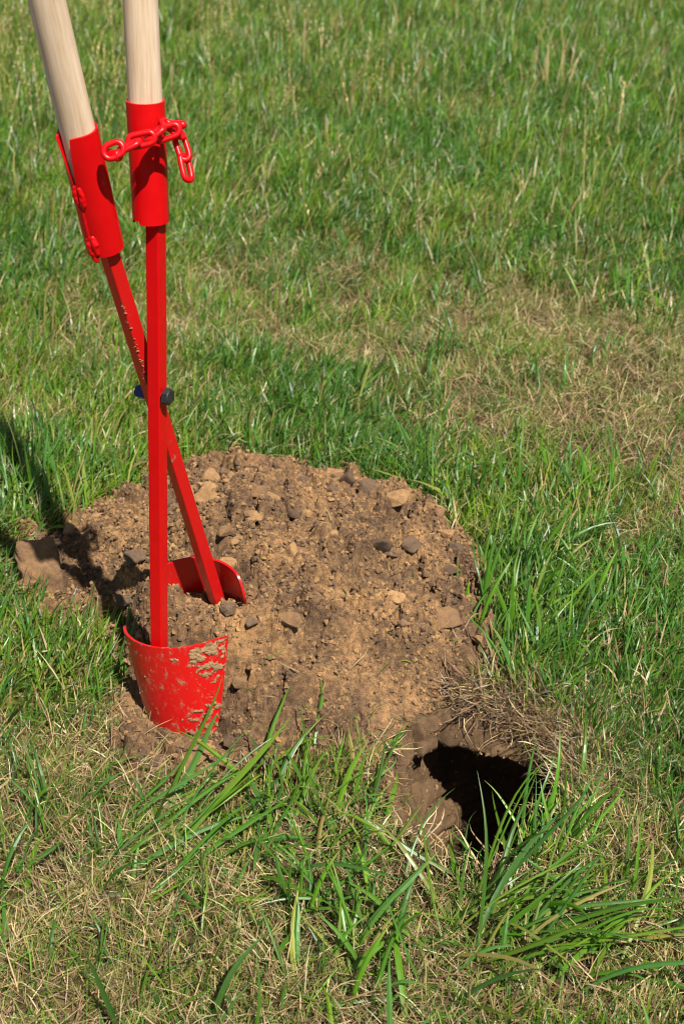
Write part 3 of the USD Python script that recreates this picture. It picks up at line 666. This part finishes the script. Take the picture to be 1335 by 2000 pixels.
# ------------------------------------------------------------------ grass
GREENS = np.array([(.085, .200, .011), (.060, .160, .013), (.130, .245, .016), (.048, .128, .018), (.068, .175, .030), (.165, .255, .018)])
YELLOW = np.array([(.26, .28, .055), (.30, .26, .07), (.20, .24, .045)])
STRAW = np.array([(.44, .33, .16), (.36, .255, .115), (.54, .43, .24), (.28, .19, .09), (.20, .13, .065)])
def blades(g_, N, base, az, L, w, t0, t1, col, tipcol=None, seg=6, fold=False, twist=.5, power=1.3, wave=.0, basecol=None):
    """N curved leaf strips: base (N,2 or 3), bearing az, length L, width w, lean from the vertical t0 at the foot to t1 at the tip."""
    s_ = np.linspace(0, 1, seg + 1)
    tilt = t0[:, None] + (t1 - t0)[:, None] * s_[None] ** power
    azs = az[:, None] + wave * np.sin(s_[None] * g_.uniform(2, 5, (N, 1)) + g_.uniform(0, 6, (N, 1))) * s_[None]
    d = np.stack([np.sin(tilt) * np.cos(azs), np.sin(tilt) * np.sin(azs), np.cos(tilt)], -1)
    step = (L / seg)[:, None, None]
    mid = (d[:, 1:] + d[:, :-1]) / 2
    P = np.concatenate([np.zeros((N, 1, 3)), np.cumsum(mid * step, 1)], 1)
    P[..., :base.shape[1]] += base[:, None]
    side = np.stack([-np.sin(azs), np.cos(azs), 0 * azs], -1)
    up2 = np.cross(d, side)
    tw = (g_.normal(0, twist, (N, 1)) + g_.normal(0, twist, (N, 1)) * s_[None])[..., None]
    side2 = side * np.cos(tw) + up2 * np.sin(tw); nrm = np.cross(side2, d)
    prof = np.clip((1 - s_) * 2.6, 0, 1) ** .75 * np.clip(.55 + s_ * 2.2, 0, 1); prof[-1] = .04
    half = (w[:, None] / 2 * prof[None])[..., None]
    lft, rgt = P - side2 * half, P + side2 * half
    cols = col[:, None, :] * np.ones((1, seg + 1, 1))
    if basecol is not None:
        k_ = np.clip(1 - s_ * 4.0, 0, 1)[None, :, None]; cols = cols * (1 - k_) + basecol * k_
    if tipcol is not None:
        k_ = np.clip((s_[None, :, None] - tipcol[1][:, None, None]) * 5, 0, 1); cols = cols * (1 - k_) + tipcol[0][:, None] * k_
    if fold:
        cen = P - nrm * half * .45
        V = np.stack([lft, cen, rgt], 2); across = 3
    else:
        V = np.stack([lft, rgt], 2); across = 2
    nvb = (seg + 1) * across
    f = []
    for i in range(seg):
        for j in range(across - 1):
            a = i * across + j; f += [(a, a + 1, a + across + 1), (a, a + across + 1, a + across)]
    f = np.array(f)
    F = (f[None] + (np.arange(N) * nvb)[:, None, None]).reshape(-1, 3)
    C = np.repeat(cols[:, :, None], across, 2)
    return V.reshape(-1, 3), F, C.reshape(-1, 3)
def pick(g_, pal, N, jit_=.18): return pal[g_.integers(0, len(pal), N)] * g_.uniform(1 - jit_, 1 + jit_, (N, 1)) * g_.uniform(.93, 1.07, (N, 3))
def join(*parts):
    v, f, c, o_ = [], [], [], 0
    for a, b_, d in parts: v.append(a); f.append(b_ + o_); c.append(d); o_ += len(a)
    return np.vstack(v), np.vstack(f), np.vstack(c)
LEAN = math.radians(38)                                               # the sward leans to the right and away
def disc(g_, N, r): a, q_ = g_.uniform(0, 2 * np.pi, N), r * np.sqrt(g_.uniform(size=N)); return np.stack([q_ * np.cos(a), q_ * np.sin(a)], -1)
def leaning(g_, N, sd_): return LEAN + g_.normal(0, sd_, N)
def tuft_fine(seed, pg=.8, pal=GREENS, N=30, r=.034, Lr=(.025, .085), wr=(.0014, .0030)):
    g_ = np.random.default_rng(seed); u = g_.uniform(size=N)
    green = pick(g_, pal, N); yel = pick(g_, YELLOW, N); st = pick(g_, STRAW, N)
    k_ = u[:, None]; col = np.where(k_ < pg, green, np.where(k_ < pg + (1 - pg) * .4, yel, st))
    L = g_.uniform(*Lr, N); t0 = np.abs(g_.normal(.28, .28, N)); t1 = t0 + g_.uniform(.2, 1.6, N)
    return blades(g_, N, disc(g_, N, r), leaning(g_, N, 1.0), L, g_.uniform(*wr, N), t0, t1, col, (pick(g_, STRAW, N), np.where(g_.uniform(size=N) < .2, g_.uniform(.6, .9, N), 2)), 5, basecol=np.array([.15, .17, .05]))
def tuft_straw(seed, N=40, r=.038):
    g_ = np.random.default_rng(seed); t0 = g_.uniform(.5, 1.5, N)
    col = pick(g_, STRAW, N, .3); mix_ = g_.uniform(size=(N, 1)); col = np.where(mix_ < .14, pick(g_, YELLOW, N) * .8, np.where(mix_ < .30, pick(g_, GREENS, N), col))
    base = np.concatenate([disc(g_, N, r), g_.uniform(0, .016, (N, 1)) ** 1.0], 1)
    return blades(g_, N, base, g_.uniform(0, 6.3, N), g_.uniform(.012, .048, N), g_.uniform(.0005, .0012, N), t0, np.clip(t0 + g_.normal(.3, .4, N), .4, 1.8), col, None, 4, wave=.3)
def tuft_broad(seed, N=6, r=.035, Lr=(.04, .11), wr=(.0026, .0055), az_sd=.9, t=(.25, .9), seg=8):
    g_ = np.random.default_rng(seed)
    t0 = np.abs(g_.normal(t[0], .22, N)); t1 = t0 + np.abs(g_.normal(t[1], .45, N))
    return blades(g_, N, disc(g_, N, r), leaning(g_, N, az_sd), g_.uniform(*Lr, N), g_.uniform(*wr, N), t0, t1, pick(g_, GREENS[[0, 1, 3, 4]], N), (pick(g_, YELLOW, N), np.where(g_.uniform(size=N) < .2, g_.uniform(.7, .92, N), 2)), seg, True, .35, basecol=np.array([.16, .20, .06]))
def tuft_tall(seed, N=22, r=.05):
    g_ = np.random.default_rng(seed); u = g_.uniform(size=(N, 1))
    col = np.where(u < .8, pick(g_, GREENS, N), np.where(u < .93, pick(g_, YELLOW, N), pick(g_, STRAW, N)))
    t0 = np.abs(g_.normal(.18, .2, N)); t1 = t0 + np.abs(g_.normal(.7, .5, N))
    return blades(g_, N, disc(g_, N, r), leaning(g_, N, .9), g_.uniform(.08, .20, N), g_.uniform(.0022, .0050, N), t0, t1, col, None, 6, basecol=np.array([.16, .18, .06]))
def stalk(seed, Lr=(.16, .32), dry=.4, N=4, r=.05):
    """Thin flowering stems with narrow seed heads."""
    g_ = np.random.default_rng(seed); parts = []
    L = g_.uniform(*Lr, N); t0 = np.abs(g_.normal(.08, .1, N)); t1 = t0 + np.abs(g_.normal(.4, .3, N)); az = leaning(g_, N, .9); bs = disc(g_, N, r)
    col = np.where(g_.uniform(size=(N, 1)) < dry, pick(g_, STRAW[:3], N), pick(g_, YELLOW, N))
    for i in range(N):
        one = lambda a: np.array([a])
        st0 = g_.bit_generator.state
        v, f, c = blades(g_, 1, bs[i:i + 1], one(az[i]), one(L[i]), one(.0014), one(t0[i]), one(t1[i]), col[i:i + 1], None, 8, twist=0)
        parts.append((v, f, c))
        spine = (v[0::2] + v[1::2]) / 2
        K = 16
        s_ = g_.uniform(.62, 1.0, K); pos = np.stack([np.interp(s_ * 8, np.arange(9), spine[:, k_]) for k_ in range(3)], -1)
        parts.append(blades(g_, K, pos, az[i] + g_.choice([-1.2, 1.2], K) + g_.normal(0, .4, K), g_.uniform(.007, .013, K), g_.uniform(.0024, .0036, K), np.full(K, .35), np.full(K, .7), np.repeat(col[i:i + 1] * 1.05, K, 0), None, 2))
    return join(*parts)

def wpx(lst): return np.array([(*at_z(a_, b_)[:2], r_, s_) for a_, b_, r_, s_ in lst])
DRY = wpx([(1200, 730, .30, 1.05), (330, 1900, .2, .6), (560, 1880, .14, .6), (120, 1680, .14, .7), (900, 1940, .12, .6), (640, 640, .18, .3), (1050, 1700, .1, .4), (1060, 800, .22, .75), (1300, 1000, .16, .35), (860, 560, .22, .35), (250, 620, .3, .35), (420, 1850, .16, .9), (180, 1560, .12, .8), (60, 1900, .16, .9), (250, 1480, .10, .9), (1290, 1680, .12, .9), (1150, 1790, .10, .7), (760, 1760, .12, .8),
           (700, 1950, .1, .5), (1020, 325, .35, .6), (1250, 1560, .12, .6), (150, 650, .2, .3), (720, 900, .08, .5), (600, 1700, .1, .4), (1230, 1950, .1, .5), (520, 480, .3, .3), (1330, 840, .3, .7)])
LUSH = wpx([(90, 950, .14, 1.0), (1080, 960, .16, .9), (1040, 1190, .12, .9), (620, 830, .18, .7), (1000, 1650, .12, .5), (60, 430, .3, .6), (430, 370, .3, .5), (1250, 560, .25, .5), (150, 1300, .08, .8), (520, 1560, .1, .5), (1150, 250, .6, .5), (720, 150, .9, .6), (30, 120, .6, .3), (850, 930, .1, .6), (950, 340, .2, .5)])
def blob(B, x, y):
    out = np.zeros(np.shape(x))
    for bx_, by_, r_, s_ in B: out += s_ * np.exp(-((x - bx_) ** 2 + ((y - by_) * .8) ** 2) / (r_ * r_))
    return out
def dryness(x, y):
    p = np.stack([x, y, 0 * x], -1)
    n_ = (fbm(p, 3.2, 3, 51) - .5) * 1.15 + (fbm(p, 13, 2, 52) - .5) * .9
    return np.clip(.33 + n_ + .58 * blob(DRY, x, y) - .55 * blob(LUSH, x, y) - .05 * np.clip(y - 2.2, 0, 4), 0, 1)
def field(seed, dens, y0=.62, y1=7.8, keepout=.006, lip_keep=.03):
    """Random points over the ground the camera can see, with a margin. dens(x, y) per square metre."""
    g_ = np.random.default_rng(seed); top = 2600; xs, ys = [], []
    A = .5 * (y1 ** 2 - y0 ** 2) + .8 * (y1 - y0)
    n_ = int(top * A); y_ = g_.uniform(y0, y1, n_ * 2); x_ = g_.uniform(-1, 1, n_ * 2) * (.25 * y1 + .4)
    k_ = np.abs(x_) < .26 * y_ + .34; x_, y_ = x_[k_], y_[k_]
    per = len(x_) / (.26 * (y1 ** 2 - y0 ** 2) + .68 * (y1 - y0))
    k_ = g_.uniform(size=len(x_)) * per < dens(x_, y_); x_, y_ = x_[k_], y_[k_]
    near_lip = np.clip((HC[1] + .03 - y_) / .05, 0, 1) * (x_ < HC[0] + .06)
    bad = inside(heap_poly.buffer(-.012), x_, y_) | (dist(rim_poly, x_, y_) < keepout + lip_keep * near_lip)
    x_, y_ = x_[~bad], y_[~bad]
    return x_, y_, g_
def scatter(name, protos, mat_, x_, y_, g_, scale, label, cat, yaw_sd=.5, idx=None, dz=-.002):
    z_ = ground_z(x_, y_) + dz
    q_ = rot_quats(g_.normal(0, yaw_sd, len(x_)))
    instancer(name, protos, mat_, np.stack([x_, y_, z_], -1), g_.integers(0, len(protos), len(x_)) if idx is None else idx, q_, scale, label, cat)
FAR = lambda y_: 1 / (1 + (np.clip(y_ - 1.6, 0, 9) / 1.7) ** 1.25)
# straw and thatch
x, y, g_ = field(61, lambda x, y: (300 + 1500 * dryness(x, y)) * FAR(y) * (1 - .55 * np.clip((y - 2.6) / 1.5, 0, 1)))
scatter('dry_thatch', [tuft_straw(700 + i) for i in range(14)], straw_leaf, x, y, g_, g_.uniform(.75, 1.25, len(x)) * (1 + .10 * np.clip(y - 2, 0, 5)), 'matted dry straw between the green grass', 'dry grass', yaw_sd=3)
# fine green sward: wide patches in the open, small tufts along the heap and the hole
def sward(x, y, g_, base):
    fam = fbm(np.stack([x, y, 0 * x], -1), 3.0, 3, 57) + g_.normal(0, .05, len(x)) - .08 * np.exp(-((x - .9) / .9) ** 2) * (y > 3) + .07 * (x < -.4) * (y > 2.4)
    idx = np.where(fam < .47, g_.integers(0, 7, len(x)), np.where(fam < .56, g_.integers(7, 12, len(x)), g_.integers(12, 19, len(x))))
    return base + np.where(g_.uniform(size=len(x)) < dryness(x, y) * .55, g_.integers(19, 25, len(x)), idx)
def sward_protos(seed, N, r):
    return [tuft_fine(seed + i, .92, GREENS[[1, 3, 4, 0]], N, r) for i in range(7)] + [tuft_fine(seed + 20 + i, .8, GREENS, N, r) for i in range(5)] + [tuft_fine(seed + 40 + i, .76, GREENS[[2, 5, 0]], N, r) for i in range(7)] + [tuft_fine(seed + 60 + i, .42, GREENS, N, r) for i in range(6)]
edge = lambda x, y: np.minimum(dist(heap_poly, x, y), dist(rim_poly, x, y))
x, y, g_ = field(62, lambda x, y: (2500 * (1 - .60 * dryness(x, y))) * FAR(y) * (y < 2.6), y1=2.7)
k_ = edge(x, y) < .075; x, y = x[k_], y[k_]
X2, Y2, g2 = field(66, lambda x, y: (660 * (1 - .60 * dryness(x, y))) * FAR(y))
k_ = edge(X2, Y2) >= .07; X2, Y2 = X2[k_], Y2[k_]
idx = np.r_[sward(x, y, g_, 0), sward(X2, Y2, g2, 25)]
x, y = np.r_[x, X2], np.r_[y, Y2]
short = np.clip(1.0 - .55 * dryness(x, y), .45, 1)
scatter('lawn_grass', sward_protos(720, 30, .034) + sward_protos(2720, 118, .070), grass_leaf, x, y, g_, g_.uniform(.65, 1.15, len(x)) * short * (1 + .15 * np.clip(y - 2, 0, 5)), 'short green lawn grass covering the ground', 'grass', idx=idx)
# broad leaves
x, y, g_ = field(63, lambda x, y: (130 + 300 * np.clip(.75 - dryness(x, y), 0, 1)) * FAR(y) ** .8, keepout=.02)
bad = inside(heap_poly.buffer(.015), x, y); x, y = x[~bad], y[~bad]
scatter('broad_leaf_grass', [tuft_broad(760 + i) for i in range(14)], grass_leaf, x, y, g_, g_.uniform(.55, 1.1, len(x)), 'scattered broad blades of coarse green grass in the lawn', 'grass')
# taller growth towards the back
x, y, g_ = field(64, lambda x, y: 640 * np.clip((y - 2.3) / 1.6, 0, 1) * np.clip(1.15 - dryness(x, y), .15, 1) * np.clip((fbm(np.stack([x, y, 0 * x], -1), 4.5, 3, 53) - .36) * 4, .15, 1) * FAR(y) ** .45, y0=2.2)
scatter('tall_grass', [tuft_tall(780 + i) for i in range(12)], grass_leaf, x, y, g_, g_.uniform(.6, 1.05, len(x)) * (.6 + .4 * np.clip((y - 2.2) / 2.5, 0, 1)), 'longer uncut grass at the back of the lawn', 'tall grass')
x, y, g_ = field(65, lambda x, y: (8 + 80 * np.exp(-((x + 1.1) / .9) ** 2)) * np.clip((y - 2.6) / 1.5, 0, 1), y0=2.5)
scatter('seeding_grass', [stalk(800 + i) for i in range(8)], straw_leaf, x, y, g_, g_.uniform(.6, 1.1, len(x)), 'yellowish flowering grass stems with seed heads at the back', 'seeding grass', yaw_sd=1.2)

# ------------------------------------------------------------------ single tufts one can point at
def tuft(Xp, Yp, label, seed, N, Lr, wr, az, az_sd, t, r=.03, straw=False, seg=10, pal=None, power=1.3):
    p = at_z(Xp, Yp); z_ = float(surf_z(p[0], p[1])); g_ = np.random.default_rng(seed)
    N = max(6, int(N * .8)); Lr = (Lr[0] * .55, Lr[1] * .88); wr = (wr[0] * .6, wr[1] * .85); r = r * 1.35; az_sd = az_sd * 1.25
    t0 = np.clip(np.abs(g_.normal(t[0] + (.38 if Yp > 1450 else .2), .3, N)), 0, 1.45); t1 = np.clip(t0 + np.abs(g_.normal(t[1], .45, N)), 0, 1.85)
    pal_ = STRAW[:3] if straw else GREENS[[0, 1, 2, 4]] if pal is None else pal
    azs = math.radians(az) + g_.normal(0, math.radians(az_sd), N)
    cols_ = np.where(g_.uniform(size=(N, 1)) < .1, pick(g_, YELLOW, N), pick(g_, pal_, N))
    v, f, c = blades(g_, N, disc(g_, N, r), azs, g_.uniform(*Lr, N), g_.uniform(*wr, N), t0, t1, cols_, (pick(g_, YELLOW, N), np.where(g_.uniform(size=N) < .22, g_.uniform(.75, .95, N), 2)), seg, True, .4, power, .35, basecol=np.array([.18, .23, .06]))
    m = raw_mesh(numbered('grass_tuft'), v, f, c, straw_leaf if straw else grass_leaf)
    UsdGeom.Xformable(m).AddTranslateOp().Set(Gf.Vec3d(float(p[0]), float(p[1]), z_ - .003))
    tag(m, label, 'grass tuft')
tuft(945, 1845, 'big lush green tuft in front of the hole fanning its long blades to the right', 1, 80, (.10, .24), (.004, .0075), 22, 34, (.45, .75), .035)
tuft(1090, 1860, 'broad bladed green tuft right of the big tuft below the hole', 2, 46, (.08, .19), (.004, .007), 15, 40, (.6, .7), .05)
tuft(1070, 1690, 'upright green blades growing at the near right lip of the hole', 3, 50, (.08, .16), (.003, .006), 42, 30, (.1, .6), .028)
tuft(985, 1255, 'dense bright green tuft touching the right flank of the soil heap', 4, 90, (.07, .15), (.004, .0075), 42, 38, (.45, .55), .05)
tuft(1010, 1130, 'green tuft with long bent blades just right of the heap', 5, 34, (.09, .18), (.004, .007), 10, 45, (.5, .8), .04)
tuft(1075, 985, 'upright pale green tuft standing behind the right end of the heap', 6, 60, (.07, .15), (.0035, .0068), 50, 40, (.2, .5), .06)
tuft(1190, 960, 'row of upright green blades at the edge of the brown patch', 7, 40, (.06, .12), (.004, .0065), 60, 30, (.2, .35), .06)
tuft(860, 960, 'flattened green blades lying left over the grass behind the heap', 8, 34, (.09, .18), (.004, .0065), 165, 35, (.75, .6), .05)
tuft(610, 830, 'coarse green tuft with arching blades behind the middle of the heap', 9, 34, (.08, .19), (.0035, .0065), 40, 60, (.25, .9), .05)
tuft(760, 850, 'short upright light green blades behind the heap', 10, 30, (.05, .10), (.004, .007), 60, 35, (.15, .3), .07)
tuft(80, 1010, 'dark green tuft in the shadow at the left edge behind the soil slab', 11, 80, (.07, .17), (.004, .0075), 75, 50, (.2, .6), .06)
tuft(195, 960, 'green tuft beside the upper left end of the heap', 12, 50, (.06, .14), (.0035, .006), 70, 40, (.25, .5), .045)
tuft(195, 1320, 'bright green tuft standing left of the front blade', 13, 44, (.06, .13), (.0035, .0062), 65, 35, (.3, .5), .05)
tuft(60, 1330, 'green tuft leaning right at the left edge below the slab', 14, 40, (.07, .15), (.003, .006), 30, 45, (.5, .7), .06)
tuft(270, 1690, 'long flat green blades lying to the upper right in the foreground', 15, 56, (.17, .25), (.004, .0095), 40, 10, (.9, .2), .05, power=1.2)
tuft(440, 1640, 'broad green blades lying flat to the right below the heap', 33, 16, (.14, .21), (.005, .009), 2, 16, (.9, .25), .03)
tuft(300, 1700, 'few broad green blades bent towards the camera at lower left', 16, 9, (.10, .17), (.006, .0085), -80, 45, (.9, .6), .03)
tuft(90, 1720, 'crossed broad green blades at the left edge of the foreground', 17, 14, (.08, .15), (.005, .008), 55, 60, (.75, .6), .05)
tuft(590, 1575, 'upright green tuft with a cut yellow blade at the front foot of the heap', 18, 40, (.06, .15), (.0038, .0075), 70, 55, (.35, .6), .06)
tuft(700, 1600, 'green blades bending left of the hole over the turf', 19, 24, (.06, .13), (.004, .007), 60, 60, (.4, .6), .05)
tuft(620, 1690, 'mixed green tuft in the middle of the foreground', 20, 36, (.07, .15), (.0035, .0068), 70, 60, (.55, .6), .07)
tuft(380, 1985, 'green tuft cut off by the bottom edge left of the middle', 21, 26, (.06, .14), (.004, .008), 75, 50, (.35, .5), .06)
tuft(720, 1960, 'coarse green tuft at the bottom edge in the middle', 22, 40, (.08, .16), (.0045, .008), 60, 45, (.45, .6), .07)
tuft(1230, 1960, 'green tuft at the bottom right corner', 23, 50, (.07, .16), (.004, .007), 30, 50, (.55, .6), .08)
tuft(1225, 1300, 'single broad green blades lying flat to the right above the hole', 24, 9, (.09, .15), (.006, .009), 12, 30, (1.05, .35), .05)
tuft(1150, 1250, 'broad green blades leaning right between hole and heap tuft', 25, 14, (.09, .15), (.005, .008), 35, 30, (.8, .5), .05)
tuft(1120, 1590, 'sparse green blades at the right lip of the hole', 26, 16, (.06, .12), (.003, .005), 40, 40, (.5, .6), .04)
tuft(1075, 205, 'dry straw coloured stalks standing in the grass at the upper right', 27, 22, (.17, .29), (.0032, .0055), 35, 45, (-.05, .25), .06, straw=True)
tuft(950, 270, 'dark green tuft beside the bare patch at the upper right', 28, 70, (.08, .16), (.003, .005), 80, 70, (.2, .5), .09, pal=GREENS[[1, 3]])
tuft(1240, 610, 'large green tuft with arching blades at the right edge in the middle distance', 29, 46, (.08, .18), (.0035, .0062), 40, 60, (.3, .8), .08)
tuft(450, 840, 'green tuft just right of the bars behind the heap', 30, 44, (.07, .16), (.0035, .006), 40, 60, (.35, .7), .08)
tuft(60, 400, 'lush green tuft at the left edge behind the sockets', 31, 90, (.08, .17), (.003, .0055), 60, 60, (.2, .6), .12)
tuft(840, 610, 'loose green tuft in the brown patch behind the heap', 32, 40, (.08, .17), (.003, .0055), 40, 55, (.35, .7), .10)

tuft(140, 1560, 'yellow green flattened blades left of the foreground bundle', 34, 40, (.08, .15), (.002, .005), 20, 35, (.95, .3), .07)
tuft(820, 1790, 'green blades lying flat in front of the hole', 35, 30, (.10, .17), (.003, .007), 150, 40, (.9, .35), .06)
tuft(520, 1800, 'long green blades bent over in the straw of the foreground', 36, 24, (.12, .20), (.004, .0075), 20, 45, (.75, .8), .06)
tuft(180, 1900, 'thin green blades bent over at the lower left', 37, 34, (.08, .16), (.002, .005), 60, 50, (.7, .8), .08)
tuft(1000, 1960, 'green blades bending over at the bottom edge right of the middle', 38, 36, (.09, .17), (.004, .0075), 20, 60, (.6, .7), .07)
# roots and dead grass round the hole
g_ = np.random.default_rng(91); N = 2300
th = g_.uniform(-.1, 1.75, N); rimr = np.interp(th, ang, rim_r); off = g_.uniform(-.014, .11, N) * g_.uniform(.3, 1, N)
bs = np.stack([HC[0] + np.cos(th) * (rimr + off), HC[1] + np.sin(th) * (rimr + off)], -1)
bz_ = ground_z(bs[:, 0], bs[:, 1]) + g_.uniform(-.004, .022, N) * np.clip(1 - off / .09, 0, 1)
az = np.where(g_.uniform(size=N) < .5, th + np.pi + g_.normal(0, .9, N), g_.uniform(0, 6.3, N))
colr = np.where(g_.uniform(size=(N, 1)) < .55, pick(g_, np.array([(.20, .125, .07), (.14, .085, .05), (.28, .19, .11)]), N), pick(g_, STRAW, N))
t0 = g_.uniform(.7, 1.7, N)
v, f, c = blades(g_, N, np.concatenate([bs, bz_[:, None]], 1), az, g_.uniform(.015, .065, N), g_.uniform(.0006, .0016, N), t0, t0 + g_.normal(.3, .5, N), colr, None, 5, wave=1.2)
tag(raw_mesh(numbered('root_mat'), v, f, c, straw_leaf), 'tangle of brown roots and dead grass hanging over the far lip of the hole', 'roots', kind='stuff')
# wisps on the soil and round the near rim
N = 90; pxs = np.stack([g_.uniform(430, 960, N), g_.uniform(960, 1480, N)], -1)
p = np.array([at_z(a_, b_, .05) for a_, b_ in pxs]); zz = surf_z(p[:, 0], p[:, 1]); p = np.array([at_z(a_, b_, z_) for (a_, b_), z_ in zip(pxs, zz)]); zz = surf_z(p[:, 0], p[:, 1])
okk = inside(heap_poly, p[:, 0], p[:, 1]) & (dist(rim_poly, p[:, 0], p[:, 1]) > .01); p, zz = p[okk], zz[okk]; N = len(p)
kk = g_.uniform(size=(N, 1)) < .4
v, f, c = blades(g_, N, np.stack([p[:, 0], p[:, 1], zz + .004], -1), g_.uniform(0, 6.3, N), g_.uniform(.012, .045, N), g_.uniform(.0008, .0018, N), g_.uniform(1.0, 1.5, N), g_.uniform(1.4, 1.8, N), np.where(kk, pick(g_, GREENS, N), pick(g_, STRAW, N)), None, 5, wave=.6)
tag(raw_mesh(numbered('grass_clippings'), v, f, c, straw_leaf), 'stray wisps of straw and cut grass lying on the soil', 'grass clippings', kind='stuff')
N = 420; th = g_.uniform(2.5, 6.5, N); rimr = np.interp((th + np.pi) % (2 * np.pi) - np.pi, ang, rim_r); off = g_.uniform(-.002, .05, N)
bs = np.stack([HC[0] + np.cos(th) * (rimr + off), HC[1] + np.sin(th) * (rimr + off)], -1)
bz_ = ground_z(bs[:, 0], bs[:, 1]) + g_.uniform(-.003, .01, N); t0 = g_.uniform(.5, 1.5, N)
kk = g_.uniform(size=(N, 1)) < .35
v, f, c = blades(g_, N, np.concatenate([bs, bz_[:, None]], 1), np.where(g_.uniform(size=N) < .4, th + np.pi + g_.normal(0, .8, N), g_.uniform(0, 6.3, N)), g_.uniform(.015, .06, N), g_.uniform(.0008, .002, N), t0, t0 + g_.normal(.3, .4, N), np.where(kk, pick(g_, GREENS, N), pick(g_, STRAW, N)), None, 5, wave=.9)
tag(raw_mesh(numbered('rim_straw'), v, f, c, straw_leaf), 'dry straw and short green blades around the near and left lip of the hole', 'dry grass', kind='stuff')
